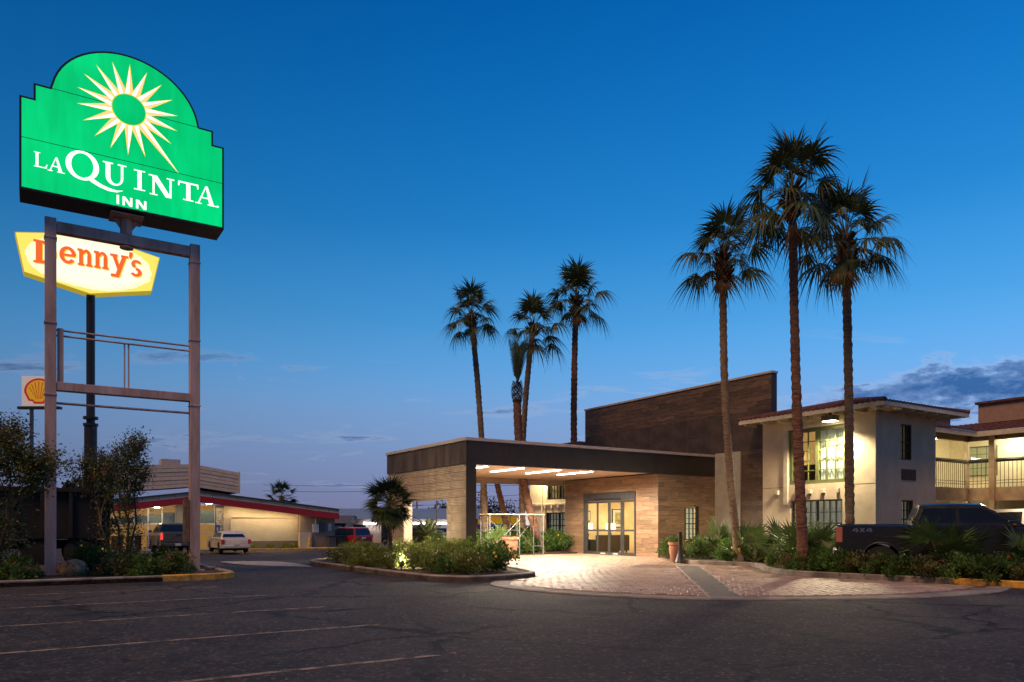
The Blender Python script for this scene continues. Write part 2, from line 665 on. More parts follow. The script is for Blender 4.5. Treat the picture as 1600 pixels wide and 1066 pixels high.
drive_root = tag(thing('stamped_pavers', 'reddish stamped cobble paving of the entrance drive', None, W(4.5, -5.0, 0), ROT), None, kind='structure')
cobs = []
for k in range(6, 82):
    r = 0.165 * k
    n = max(10, int(2 * math.pi * r / 0.235))
    for j in range(n):
        a = 2 * math.pi * (j + (k % 2) * .5 + rnd.random() * .1) / n
        u, v = 4.5 + r * math.cos(a), -5.0 + r * math.sin(a)
        if inside((u, v), DRIVE) and not inside((u, v), STRIPP):
            d = min((u - q[0]) ** 2 + (v - q[1]) ** 2 for q in ARC)
            e = min((u - q[0]) ** 2 + (v - q[1]) ** 2 for q in BEDR)
            if d > .75 ** 2 and e > .16:
                p = W(u, v)
                cobs.append((p.y, u, v, a + math.pi / 2, 2 * math.pi * r / n))
cobs.sort()
variants = []
for k in range(6):
    gg = G()
    cobble_geo(gg, 0, 0, 0, .225, .155, .030)
    me = gg.mesh('paver')
    me.materials.append(M_PAVE)
    variants.append(me)
for yy, u, v, a, l in cobs[:300]:
    link('paver', rnd.choice(variants), drive_root, (u - 4.5, v + 5.0, 0), (0, 0, a))
gg = G()
for yy, u, v, a, l in cobs[300:]:
    cobble_geo(gg, u - 4.5, v + 5.0, a, l * .97, .155)
gg.ob('paver_field', M_PAVE, drive_root, fix=False, kind='stuff')

# kerbs and planting beds
strip('kerb', BEDR, 0.0, 0.16, 0.0, 0.15, M_CURB)
k1 = [q for q in BEDR if q[1] < -13.9]
strip('kerb', k1, -0.006, 0.10, 0.0, 0.156, M_YEL, label='yellow painted end of the kerb by the parked truck')
strip('kerb', ISL, 0.0, 0.16, -0.3, 0.15, M_CURB)
bedr = [(q[0] + .1, q[1]) for q in BEDR] + [(9.6, -17.6), (9.2, -15.2), (6.0, -10.6), (7.0, -9.2), (12.3, -8.4), (12.38, -3.1), (12.65, -2.7), (12.65, -.1), (9.25, -.1)]
flat('planting_bed', bedr, 0.12, M_SOIL, 0.13)
flat('planting_bed', ISL + [(-.15, 5.0)], 0.11, M_SOIL, 0.4)
flat('planting_bed', [(.45, 5.35), (9.1, 5.35), (9.15, 6.6), (12.3, 9.5), (12.3, 15), (4, 15), (-1, 9), (.45, 7.1)], 0.10, M_SOIL, 0.15)
PYL = [(-24, -3.0), (-9.4, -3.0), (-8.75, -2.9), (-8.4, -2.5), (-8.3, -1.8), (-8.3, 5.0), (-8.7, 6.0), (-24, 6.2)]
strip('kerb', PYL[:6], 0.0, 0.17, -0.2, 0.15, M_CURB)
strip('kerb', [(-10.2, -3.0), (-9.4, -3.0), (-8.75, -2.9), (-8.4, -2.5)], -0.006, .178, 0, 0.156, M_YEL, label='yellow painted kerb end of the pylon sign island')
flat('planting_bed', PYL, 0.10, M_SOIL, 0.4)
flat('concrete_apron', spline([(-5.1, 1.2), (-6.6, 3.6), (-6.9, 6.6), (-5.2, 5.6), (-4.9, 3.4), (-5.1, 1.2)], 4), 0.006, M_CONC)

# faded parking stripes
for v, u0, u1 in ((-15.95, -22, -9.0), (-13.3, -22, -8.8), (-10.7, -22, -8.7), (-8.05, -22, -9.0), (-5.4, -22, -9.4), (-18.6, -22, -9)):
    gg = G()
    n = 14
    for k in range(n):
        a, b = u0 + (u1 - u0) * k / n, u0 + (u1 - u0) * (k + 1) / n
        w = .05
        pts = [W(a, v - w), W(b, v - w), W(b, v + w), W(a, v + w)]
        gg.face([(p.x, p.y, .004) for p in pts])
    gg.ob('parking_line', M_LINE, kind='structure', fix=False)


# ------------------------------------------------------------------ wall helpers (faces look towards -u or -v)
def wb(gg, ax, c, a0, a1, o0, o1, z0, z1, m=0):
    """box on a wall: a along the wall, o outwards from it"""
    if ax == 'u':
        gg.box(min(c - o1, c - o0), max(c - o1, c - o0), a0, a1, z0, z1, m)
    else:
        gg.box(a0, a1, min(c - o1, c - o0), max(c - o1, c - o0), z0, z1, m)
    return gg


def minus(r, h):
    a0, a1, z0, z1 = r
    b0, b1, y0, y1 = h
    if b0 >= a1 or b1 <= a0 or y0 >= z1 or y1 <= z0:
        return [r]
    out = []
    if a0 < b0:
        out.append((a0, b0, z0, z1))
    if b1 < a1:
        out.append((b1, a1, z0, z1))
    m0, m1 = max(a0, b0), min(a1, b1)
    if z0 < y0:
        out.append((m0, m1, z0, y0))
    if y1 < z1:
        out.append((m0, m1, y1, z1))
    return [q for q in out if q[1] - q[0] > .02 and q[3] - q[2] > .02]


PCACHE = {}


def cladding(root, o, ax, c, a0, a1, z0, z1, pw, ph, m, holes=(), th=0.02, gap=0.008, bond=True, name='plank', ribs=0):
    k = 0
    z = z0
    while z < z1 - .01:
        zt = min(z + ph, z1)
        a = a0 - (((k * .382) % 1.0) * pw if bond else 0)
        while a < a1 - .01:
            rects = [(max(a, a0), min(a + pw, a1), z, zt)]
            for h in holes:
                rects = [q for r in rects for q in minus(r, h)]
            for r in rects:
                w, hh = r[1] - r[0] - gap, r[3] - r[2] - gap
                if w < .03 or hh < .03:
                    continue
                key = (name, ax, round(w, 3), round(hh, 3), m.name, ribs)
                if key not in PCACHE:
                    gg = G()
                    if ribs:
                        n = max(2, int(round(hh / .06)))
                        prof = [(0.0, 0.0)]
                        for q in range(n):
                            prof += [(th, (q + .15) * hh / n), (th * .8, (q + .80) * hh / n), (th * .45, (q + .92) * hh / n)]
                        prof += [(0.0, hh)]
                        if ax == 'u':
                            gg.loft([[(-x, y, zz) for x, zz in prof] for y in (0, w)])
                        else:
                            gg.loft([[(y, -x, zz) for x, zz in prof] for y in (0, w)])
                    else:
                        wb(gg, ax, 0, 0, w, 0, th, 0, hh)
                    me = gg.mesh(name)
                    bm = bmesh.new(); bm.from_mesh(me)
                    bmesh.ops.recalc_face_normals(bm, faces=bm.faces)
                    bm.to_mesh(me); bm.free()
                    me.materials.append(m)
                    PCACHE[key] = me
                aa = r[0] + gap / 2
                loc = (c, aa, r[2] + gap / 2) if ax == 'u' else (aa, c, r[2] + gap / 2)
                ob_ = link(name, PCACHE[key], root, tuple(p - q for p, q in zip(loc, o)))
            a += pw
        z = zt
        k += 1


M_CURT = mat('glow_curtain', (.75, .68, .52), .8, .12, 2, emit=(1, .86, .55), estr=.35, stretch=(9, 9, .3))  # curtain glows by itself, standing in for light behind it
M_CURTW = mat('pale_glow_curtain', (.70, .68, .58), .8, .15, 2, emit=(1, .93, .72), estr=.10, stretch=(9, 9, .3))  # faint glow of its own in place of light falling on it
M_ROOM = mat('glowing_room', (.75, .45, .18), .8, .2, 1.5, emit=(1, .55, .16), estr=.45)  # room wall emits the warm light itself; the room has no lamp
M_DRM = mat('dark_room', (.03, .028, .025), .8, .2)


def wavy(ax, c, a0, a1, z0, z1, o, amp=.03, per=.14):
    gg = G(o)
    n = max(8, int((a1 - a0) / per * 6))
    row = []
    for z in (z0, z1):
        r = []
        for k in range(n + 1):
            a = a0 + (a1 - a0) * k / n
            d = amp * math.sin(2 * math.pi * (a - a0) / per) + .01 * math.sin(31 * a)
            r.append((c + .06 + d, a, z) if ax == 'u' else (a, c + .06 + d, z))
        row.append(r)
    gg.loft(row, False, False)
    return gg


def window(root, o, ax, c, a0, a1, z0, z1, nx, nz, fm, back=None, depth=.10, fw=.05, mw=.022, proud=.02, midrail=True, split=1):
    gg = G(o)
    wb(gg, ax, c, a0, a1, -depth, proud, z0, z0 + fw)
    wb(gg, ax, c, a0, a1, -depth, proud, z1 - fw, z1)
    for k in range(split + 1):
        x = a0 + (a1 - a0 - fw) * k / split
        wb(gg, ax, c, x, x + fw, -depth + .001, proud - .001, z0 + fw, z1 - fw)
    w = gg.ob('window', fm, root)
    gp = G(o)
    wb(gp, ax, c, a0 + fw * .5, a1 - fw * .5, -depth * .6, -depth * .6 + .006, z0 + fw * .5, z1 - fw * .5)
    gp.ob('pane', M_GLASS, w)
    for s in range(split):
        s0 = a0 + fw + (a1 - a0 - fw) * s / split
        s1 = a0 + (a1 - a0 - fw) * (s + 1) / split
        for k in range(1, nx):
            x = s0 + (s1 - s0) * k / nx
            wb(G(o), ax, c, x - mw / 2, x + mw / 2, -depth * .5, -.01, z0 + fw, z1 - fw).ob('muntin', fm, w)
    for k in range(1, nz):
        z = z0 + fw + (z1 - z0 - 2 * fw) * k / nz
        t = mw * (2.0 if midrail and k == nz // 2 else 1.0)
        wb(G(o), ax, c, a0 + fw, a1 - fw, -depth * .5 + .003, -.013, z - t / 2, z + t / 2).ob('muntin', fm, w)
    if back is not None:
        wavy(ax, c + depth + .05, a0 + .01, a1 - .01, z0 + .02, z1 - .02, o).ob('curtain', back, w, smooth=True, fix=False)
    return w


# ------------------------------------------------------------------ entrance canopy
o = (0, 0, 0)
can = site('entrance_canopy', 'flat roofed dark brown entrance canopy with beige tiled end wall', 'canopy', 0, 0)
OPEN = (1.51, 5.3, 0.0, 2.36)
gg = G()
gg.box(.05, .40, .02, 1.51, 0, 3.57).box(.05, .40, 5.3, 6.94, 0, 3.57).box(.05, .40, 1.51, 5.3, 2.36, 3.57)
gg.ob('end_wall', M_BEIGE, can)
gg = G()
gg.box(0.02, .42, -.004, .018, 0, 3.56)
gg.ob('corner_column', M_DKB, can)
cladding(can, o, 'u', .048, .03, 6.94, 0, 3.57, 1.15, .30, M_BEIGE, [OPEN], .035, .010, False, 'tile_panel', 1)
gg = G()
gg.box(.06, 12.66, .05, 6.9, 3.62, 4.36)
gg.ob('roof', M_DKB, can)
gg = G()
gg.box(.42, 9.2, .25, 6.62, 3.585, 3.615)
gg.ob('ceiling', M_CEIL, can)
for k in range(6):
    v0 = k * 6.98 / 6
    G().box(-.015, .055, v0 + .004, v0 + 6.98 / 6 - .004, 3.575, 4.385).ob('fascia_panel', M_FASC, can)
for k in range(7):
    u0 = .06 + k * 12.6 / 7
    G().box(u0 + .003, u0 + 12.6 / 7 - .003, -.015, .046, 3.555, 4.385).ob('fascia_panel', M_DKB, can)
G().box(-.015, 9.2, .047, .245, 3.56, 3.6).ob('fascia_panel', M_DKB, can)
G().box(.42, 9.2, 6.62, 6.98, 3.33, 4.385).ob('back_beam', mat('taupe_beam', (.25, .18, .14), .6, .1), can)
gg = G()
gg.box(-.06, 12.62, -.06, .10, 4.39, 4.50).box(-.06, .10, .10, 7.02, 4.39, 4.50).box(.10, 12.62, 6.88, 7.02, 4.39, 4.50)
gg.ob('coping', M_CAP, can, bevel=.01)
G().tube([(2.95, 6.8, 0), (2.95, 6.8, 3.33)], .06, 10).ob('support_post', mat('pink_post', (.45, .30, .24), .5, .1), can, smooth=30)
M_TUBE = emis('canopy_lamp', (1.0, .90, .74), 16.0)
which = ('nearest the beige end wall', 'second from the beige end wall', 'third from the beige end wall', 'closest to the glass doors')
for k, u in enumerate((1.15, 2.75, 4.47, 6.08)):
    lt = site('ceiling_light', 'bright linear lamp on the canopy ceiling, ' + which[k], 'light', u, 1.65, 3.585, 'linear lamps under the canopy')
    G().box(-.09, .09, -1.17, 1.17, -.035, -.002).ob('housing', M_WHITE, lt)
    G().box(-.07, .07, -1.14, 1.14, -.060, -.037).ob('lens', M_TUBE, lt)
    for j in (-.8, 0, .8):
        cl = bpy.data.lights.new('tube_lamp', 'SPOT')
        cl.energy = 430
        cl.color = (1, .84, .62)
        cl.spot_size = R(172)
        cl.spot_blend = .35
        cl.shadow_soft_size = .05
        clo = bpy.data.objects.new('tube_lamp', cl)
        COL.objects.link(clo)
        clo.parent = lt
        clo.location = (0, j, -.12)

# ------------------------------------------------------------------ vestibule and lobby
o = (9.23, 0, 0)
ves = site('entrance_lobby', 'wood tiled entrance lobby with glass sliding doors beside the canopy', 'building', 9.23, 0)
DOOR = (1.38, 5.05, 0.0, 2.87)
WINV = (10.8, 11.66, .70, 2.18)
gg = G(o)
gg.box(9.26, 9.48, .02, 1.38, 0, 3.55).box(9.26, 9.48, 5.05, 6.50, 0, 3.55).box(9.26, 9.48, 1.38, 5.05, 2.87, 3.55)
gg.box(9.48, 10.8, .03, .22, 0, 3.54).box(11.66, 12.68, .03, .22, 0, 3.54).box(10.8, 11.66, .03, .22, 0, .70).box(10.8, 11.66, .03, .22, 2.18, 3.54)
gg.box(9.5, 12.68, 6.3, 6.5, 0, 3.54)
gg.ob('wall', M_GROUT, ves)
cladding(ves, o, 'u', 9.255, .0, 6.52, 0, 3.55, 1.2, .2, M_PLANK, [DOOR])
cladding(ves, o, 'v', .022, 9.236, 12.68, 0, 3.55, 1.2, .2, M_PLANK, [WINV])
G(o).box(9.5, 15.0, .25, 6.28, 2.98, 3.0).ob('ceiling', mat('lobby_ceiling', (.8, .75, .62), .8, .05), ves)
G(o).box(9.5, 15.0, .25, 6.28, .005, .012).ob('floor', mat('lobby_floor', (.42, .30, .18), .3, .15, 3), ves)
gg = G(o)
gg.box(14.9, 15.0, .25, 6.28, .02, 2.97).box(9.5, 14.9, .225, .245, 2.2, 2.97).box(9.5, 10.78, .225, .245, .02, 2.2).box(11.7, 14.9, .225, .245, .02, 2.2).box(9.5, 14.9, 6.2, 6.28, .02, 2.97)
gg.ob('inner_wall', mat('lobby_wall', (.80, .62, .37), .8, .14, 1.2), ves)
window(ves, o, 'v', .02, 10.82, 11.64, .72, 2.16, 3, 6, M_BLK, M_CURT, .12)
# sliding doors
gg = G(o)
gg.box(9.20, 9.46, 1.40, 1.47, 0, 2.85).box(9.20, 9.46, 4.96, 5.03, 0, 2.85).box(9.198, 9.462, 1.40, 5.03, 2.50, 2.852)
gg.ob('door_frame', M_GREY, ves)
G(o).box(9.15, 9.195, 2.35, 4.15, 2.52, 2.60).ob('motion_sensor', M_BLK, ves)
for k in range(4):
    v0 = 1.47 + k * .8725
    v1 = v0 + .8725
    dx = 0.05 if k in (0, 3) else 0.0
    gg = G(o)
    x0, x1 = 9.26 + dx, 9.31 + dx
    gg.box(x0, x1, v0 + .002, v0 + .075, .02, 2.49).box(x0, x1, v1 - .075, v1 - .002, .02, 2.49)
    gg.box(x0 + .001, x1 - .001, v0 + .075, v1 - .075, .02, .16).box(x0 + .001, x1 - .001, v0 + .075, v1 - .075, 2.40, 2.488).box(x0 + .001, x1 - .001, v0 + .075, v1 - .075, 1.10, 1.18)
    d = gg.ob('door_panel', M_GREY, ves)
    for z0, z1 in ((.16, 1.10), (1.18, 2.40)):
        G(o).box(x0 + .02, x0 + .028, v0 + .07, v1 - .07, z0 - .005, z1 + .005).ob('pane', M_GLASS, d)
    if k in (1, 2):
        G(o).box(x0 - .004, x0, v0 + .27, v0 + .60, .055, .105).ob('door_sticker', M_WHITE, d)
M_LCEIL = emis('lobby_panel', (1, .74, .40), 120.0)
for k, (u, v) in enumerate(((10.9, 1.7), (10.9, 4.6), (13.3, 1.7), (13.3, 4.6))):
    lt = site('ceiling_light', 'round recessed warm ceiling light inside the glass lobby, ' + ('by the door on the right', 'by the door on the left', 'deep on the right', 'deep on the left')[k], 'light', u, v, 2.975, 'lobby ceiling lights')
    G().lathe([(.30, 0), (.30, -.02), (.27, -.03)], 20).ob('trim_ring', M_WHITE, lt)
    G().lathe([(.25, -.032), (.25, -.045), (.2, -.05)], 20).ob('lens', M_LCEIL, lt)
# sofa, lamps, pictures seen through the doors
sf = site('sofa', 'dark sofa standing behind the glass entrance doors', 'sofa', 10.6, 4.5, .012, None, R(90))
MS = mat('dark_leather', (.035, .022, .016), .4, .2)
G().box(-.12, .12, -.95, 1.0, .12, .90).ob('backrest', MS, sf, bevel=.04)
G().box(.13, .85, -.82, .87, .12, .45).ob('seat', MS, sf, bevel=.04)
for y in (-.96, .88):
    G().box(.13, .85, y, y + .13, .12, .68).ob('armrest', MS, sf, bevel=.03)
for x in (-.05, .7):
    for y in (-.85, .85):
        G().box(x, x + .06, y, y + .06, .0, .12).ob('leg', M_BLK, sf)
for k, (u, v) in enumerate(((11.5, 5.75), (10.05, 5.75))):
    lp = site('table_lamp', 'lit table lamp with drum shade in the lobby, ' + ('right of centre' if k == 0 else 'far left'), 'lamp', u, v, .012, 'lobby table lamps')
    G().box(-.3, .3, -.3, .3, .0, .62).ob('side_table', MS, lp, bevel=.01)
    G().lathe([(.1, .625), (.1, .65), (.03, .7), (.07, .9), (.02, 1.0), (.02, 1.16)], 14).ob('lamp_base', M_GREY, lp, smooth=True)
    G().loft([[(r * math.cos(a * math.pi / 10), r * math.sin(a * math.pi / 10), z) for a in range(20)] for r, z in ((.25, 1.12), (.23, 1.46))], True, False).ob('lamp_shade', emis('lamp_shade', (1, .86, .60), 1.6), lp, smooth=True, fix=False)
for k, (v, w, h) in enumerate(((12.3, .72, .95), (10.3, .45, .55))):
    pc = site('framed_picture', ('large' if k == 0 else 'small') + ' framed picture hanging on the lobby side wall', 'picture', v, 6.17, 1.25 if k == 0 else 1.55, None, R(90))
    G().box(-.03, 0.02, -w / 2, w / 2, 0, h).ob('frame', MS, pc, bevel=.01)
    G().box(-.036, -.031, -w / 2 + .05, w / 2 - .05, .05, h - .05).ob('mat_board', M_WHITE, pc)
    G().box(-.041, -.037, -w / 2 + .17, w / 2 - .17, .17, h - .17).ob('print', mat('abstract_print', (.45, .36, .18), .7, .6, 4, col2=(.12, .16, .12)), pc)

# ------------------------------------------------------------------ tall parapet wall
o = (12.71, 0, 0)
par = site('parapet_wall', 'tall dark brown feature wall rising behind the canopy', 'wall', 12.71, 0)
G(o).box(12.74, 13.05, -3.0, 9.36, 3.02, 7.66).box(12.74, 13.05, -3.0, .2, 0, 3.02).box(12.74, 13.05, 6.3, 9.36, 0, 3.02).ob('core', M_DKB, par)
G(o).box(12.68, 13.07, -3.04, 9.40, 7.665, 7.75).ob('coping', M_CAP, par)
cladding(par, o, 'u', 12.735, -2.99, 9.35, 6.2, 7.66, 1.2, .2, M_PLANKD)
cladding(par, o, 'u', 12.735, -2.99, 9.35, 4.56, 6.2, 2.4, .82, mat('brown_panel', (.072, .053, .042), .55, .25, 2.0, .12, 90), (), .018, .006, False, 'dark_panel')
cladding(par, o, 'u', 12.735, -2.95, -1.43, 0, 4.56, 1.2, .2, M_PLANKD)
G(o).box(12.66, 12.734, -1.43, -.005, 0, 4.55).ob('pilaster', M_PIL, par)

# ------------------------------------------------------------------ hip roofs with barrel tiles
def tile_slope(gg, e0, e1, r0, r1, pitch=.22, amp=.045, m=0):
    """corrugated clay tile surface between an eave edge e0-e1 and a ridge edge r0-r1"""
    e0, e1, r0, r1 = map(Vector, (e0, e1, r0, r1))
    n = max(4, int((e1 - e0).length / pitch * 4))
    rows = max(2, int(((r0 + r1) / 2 - (e0 + e1) / 2).length / .38))
    nrm = (e1 - e0).cross(r0 + r1 - e0 - e1).normalized()
    if nrm.z < 0:
        nrm = -nrm
    L = (e1 - e0).length
    for j in range(rows):
        t0, t1 = j / rows, (j + 1) / rows
        ring = []
        for t, lift in ((t0, .03), (t1, .0)):
            a, b = e0.lerp(r0, t), e1.lerp(r1, t)
            row = []
            for k in range(n + 1):
                s = k / n
                q = a.lerp(b, s)
                s_abs = (q - e0).dot((e1 - e0) / L)
                h = amp * abs(math.sin(math.pi * s_abs / pitch)) + lift
                row.append(tuple(q + nrm * h))
            ring.append(row)
        gg.loft(ring, False, False, m)
        lip = [tuple(Vector(q) - nrm * .05) for q in ring[0]]
        gg.loft([lip, ring[0]], False, False, m)


def hip_roof(root, o, u0, u1, v0, v1, ze, rise, ov=.0):
    """hip roof over the eave rectangle; fascia, soffit, rafters, tile courses"""
    w, d = u1 - u0, v1 - v0
    h = min(w, d) / 2
    if w < d:
        ra, rb = (u0 + h, v0 + h), (u0 + h, v1 - h)
    else:
        ra, rb = (u0 + h, v0 + h), (u1 - h, v0 + h)
    zr = ze + rise
    A_, B_ = (*ra, zr), (*rb, zr)
    gg = G(o)
    c = [(u0, v0, ze), (u1, v0, ze), (u1, v1, ze), (u0, v1, ze)]
    if w < d:
        tile_slope(gg, c[0], c[1], A_, A_)
        tile_slope(gg, c[3], c[0], B_, A_)
        tile_slope(gg, c[1], c[2], A_, B_)
        tile_slope(gg, c[2], c[3], B_, B_)
    else:
        tile_slope(gg, c[0], c[1], A_, B_)
        tile_slope(gg, c[3], c[0], A_, A_)
        tile_slope(gg, c[1], c[2], B_, B_)
        tile_slope(gg, c[2], c[3], B_, A_)
    rf = gg.ob('roof', M_TILE, root, fix=False, smooth=40)
    gg = G(o)
    for a, b in ((c[0], A_), (c[3], B_ if w < d else A_), (c[1], A_ if w < d else B_), (c[2], B_), (A_, B_)):
        gg.tube([Vector(a) + Vector((0, 0, .05)), Vector(b) + Vector((0, 0, .05))], .085, 8)
    gg.ob('ridge_tiles', M_TILE, rf, smooth=40)
    gg = G(o)
    gg.box(u0 + .01, u1 - .01, v0 + .01, v0 + .05, ze - .15, ze + .02).box(u0 + .01, u1 - .01, v1 - .05, v1 - .01, ze - .15, ze + .02)
    gg.box(u0 + .01, u0 + .05, v0 + .05, v1 - .05, ze - .15, ze + .02).box(u1 - .05, u1 - .01, v0 + .05, v1 - .05, ze - .15, ze + .02)
    gg.ob('fascia_board', M_TRIM, root)
    G(o).box(u0 + .05, u1 - .05, v0 + .05, v1 - .05, ze - .06, ze - .02).ob('soffit', M_TRIM, root)


# ------------------------------------------------------------------ two storey guest room block
o = (12.4, -7.7, 0)
blk = site('guest_block', 'two storey cream stucco guest block with red tile hip roof', 'building', 12.4, -7.7)
V0, V1, U1 = -7.7, -2.81, 16.4
W1 = (-6.55, -4.05, 2.98, 5.14)
W2 = (-6.40, -4.15, .55, 2.36)
gg = G(o)
# front wall (faces -u) round its two openings
rects = [(V0, V1, 0, 5.62)]
for h in (W1, W2):
    rects = [q for r in rects for q in minus(r, h)]
for r in rects:
    wb(gg, 'u', 12.68, r[0], r[1], 0, .28, r[2], r[3])
rects = [(12.69, U1, 0, 5.62)]
WR1, WR2 = (13.98, 14.72, 3.80, 5.12), (14.05, 14.85, .9, 2.31)
for h in (WR1, WR2):
    rects = [q for r in rects for q in minus(r, h)]
for r in rects:
    wb(gg, 'v', V0 + .22, r[0], r[1], 0, .22, r[2], r[3])
gg.box(U1 - .2, U1, V0 + .23, -3.05, 0, 5.62).box(12.69, U1 - .21, -3.25, -3.05, 0, 5.62)
gg.ob('wall', M_STUC, blk)
G(o).box(12.7, U1 - .22, V0 + .24, -3.27, 2.7, 2.8).ob('floor_slab', M_DRM, blk)
G(o).box(13.1, 13.14, V0 + .24, -3.27, .02, 2.69).ob('room_wall', M_ROOM, blk)
# raised stucco surround of the upper window and ledge blocks
gg = G(o)
for a0, a1, z0, z1 in ((-6.75, -6.56, 2.2, 5.3), (-4.04, -3.85, 2.2, 5.3), (-6.56, -4.04, 5.15, 5.3)):
    wb(gg, 'u', 12.4, a0, a1, -.01, .05, z0, z1)
gg.ob('window_surround', M_TRIM, blk)
for a in (-3.55, -4.45, -5.05, -5.62, -6.24):
    wb(G(o), 'u', 12.4, a - .07, a + .07, -.01, .10, 2.60, 2.77).ob('ledge_block', M_TRIM, blk, bevel=.01)
for a0, a1 in ((V0 + .01, -6.76), (-3.84, V1 - .01)):
    wb(G(o), 'u', 12.4, a0, a1, -.002, .003, 2.878, 2.892).ob('control_joint', M_GROUT, blk)
w1 = window(blk, o, 'u', 12.46, W1[0] + .01, W1[1] - .01, W1[2] + .01, W1[3] - .01, 3, 5, M_GREEN, None, .12, .13, .035, .02, False, 2)
wavy('u', 12.66, -6.5, -5.3, 3.1, 5.05, o, .03, .16).ob('curtain', M_CURTW, w1, smooth=True, fix=False)
wavy('u', 12.66, -5.28, -4.1, 3.75, 5.05, o, .012, .2).ob('curtain', mat('orange_glow_curtain', (.7, .4, .15), .8, .2, 2, emit=(1, .52, .14), estr=.42, stretch=(8, 8, .4)), w1, smooth=True, fix=False)  # orange glow put into the curtain instead of a room lamp
window(blk, o, 'u', 12.46, W2[0] + .01, W2[1] - .01, W2[2] + .01, W2[3] - .01, 4, 4, M_BLK, M_CURTW, .12, .05, .026, .02, True, 2)
window(blk, o, 'v', V0 + .04, WR1[0] + .01, WR1[1] - .01, WR1[2] + .01, WR1[3] - .01, 3, 4, M_BLK, mat('dim_glow_curtain', (.40, .30, .21), .8, .2, 2, emit=(1, .7, .4), estr=.06, stretch=(9, 9, .3)), .12, .04)  # slight emission makes the right hand curtain look lit
window(blk, o, 'v', V0 + .04, WR2[0] + .01, WR2[1] - .01, WR2[2] + .01, WR2[3] - .01, 3, 4, M_BLK, M_CURTW, .12, .04)
gv = G(o)
gv.box(14.02, 14.98, V0 - .03, V0 - .002, 3.06, 3.46)
vent = gv.ob('vent_grille', mat('vent', (.10, .08, .08), .6, .1), blk)
for k in range(7):
    G(o).box(14.05, 14.95, V0 - .045, V0 - .031, 3.09 + k * .05, 3.115 + k * .05).ob('slat', M_GREY, vent)
hip_roof(blk, o, 11.62, 17.3, -8.5, -2.2, 5.66, .62)
for k in range(8):
    v = -8.1 + k * .8
    G(o).box(11.69, 12.38, v - .05, v + .05, 5.44, 5.595).ob('rafter_tail', M_TRIM, blk)
for k in range(7):
    u = 12.0 + k * .78
    G(o).box(u - .05, u + .05, -8.43, -7.72, 5.44, 5.595).ob('rafter_tail', M_TRIM, blk)
fl = site('wall_floodlight', 'shoebox floodlight lit under the tiled eave of the cream block', 'light', 11.95, -6.2, 5.2)
G().box(-.18, .18, -.26, .26, .04, .26).ob('housing', mat('brown_fixture', (.09, .06, .04), .5, .1), fl, bevel=.02)
G().box(-.03, .03, -.03, .03, .26, .40).ob('bracket', M_BLK, fl)
G().box(-.15, .15, -.22, .22, .02, .038).ob('lens', emis('flood_lens', (1, .84, .46), 26.0), fl)
pl = bpy.data.lights.new('flood_lamp', 'SPOT')
pl.energy = 2000
pl.color = (1, .83, .50)
pl.spot_size = R(150)
pl.spot_blend = .5
pl.shadow_soft_size = .12
plo = bpy.data.objects.new('flood_lamp', pl)
COL.objects.link(plo)
plo.parent = fl
plo.location = (-.02, 0, -.02)
plo.rotation_euler = (0, R(14), 0)

# ------------------------------------------------------------------ rear guest wing seen under the canopy
o = (12.4, 9.5, 0)
rw = site('rear_guest_wing', 'cream rear guest wing with barred windows seen beneath the canopy', 'building', 12.4, 9.5)
WA = (10.2, 12.5, 2.85, 4.6)
WB = (10.2, 12.65, .60, 2.1)
gg = G(o)
rects = [(9.42, 14.3, 0, 5.6)]
for h in (WA, WB):
    rects = [q for r in rects for q in minus(r, h)]
for r in rects:
    wb(gg, 'u', 12.65, r[0], r[1], 0, .25, r[2], r[3])
gg.box(12.66, 18, 14.1, 14.3, 0, 5.6)
gg.ob('wall', M_STUC, rw)
window(rw, o, 'u', 12.46, WA[0] + .01, WA[1] - .01, WA[2] + .01, WA[3] - .01, 4, 4, M_BLK, mat('brown_glow_curtain', (.30, .20, .10), .8, .3, 2, emit=(1, .6, .2), estr=.07, stretch=(9, 9, .3)), .12, .05, .03, .02, True, 2)  # weak glow in the brown curtain, with no lamp behind it
window(rw, o, 'u', 12.46, WB[0] + .01, WB[1] - .01, WB[2] + .01, WB[3] - .01, 4, 4, M_BLK, M_CURTW, .12, .05, .03, .02, True, 2)
G(o).tube([(12.33, 12.95, 0), (12.33, 12.95, 5.5)], .05, 8).ob('downspout', M_TRIM, rw, smooth=30)
G(o).tube([(12.35, 9.5, 2.62), (12.35, 14.2, 2.62)], .03, 6).ob('conduit', M_TRIM, rw)
for k in range(4):
    wb(G(o), 'u', 12.4, 10.6 + k * .65, 10.74 + k * .65, -.01, .10, 2.35, 2.55).ob('ledge_block', M_TRIM, rw)
fl2 = site('wall_floodlight', 'lit floodlight on the rear guest wing hidden behind the canopy', 'light', 11.9, 12.6, 4.95)
G().box(-.16, .16, -.2, .2, .04, .22).ob('housing', M_BLK, fl2, bevel=.02)
G().box(-.02, .5, -.02, .02, .12, .16).ob('bracket', M_BLK, fl2)
G().box(-.13, .13, -.17, .17, .02, .038).ob('lens', emis('flood_lens', (1, .84, .46), 26.0), fl2)
pl2 = bpy.data.lights.new('flood_lamp', 'SPOT')
pl2.energy = 1300
pl2.color = (1, .80, .42)
pl2.spot_size = R(150)
pl2.spot_blend = .5
pl2.shadow_soft_size = .12
plo2 = bpy.data.objects.new('flood_lamp', pl2)
COL.objects.link(plo2)
plo2.parent = fl2
plo2.location = (-.02, 0, -.02)
plo2.rotation_euler = (0, R(8), 0)
hip_roof(rw, o, 11.7, 18.6, 9.45, 15.0, 5.75, .5)

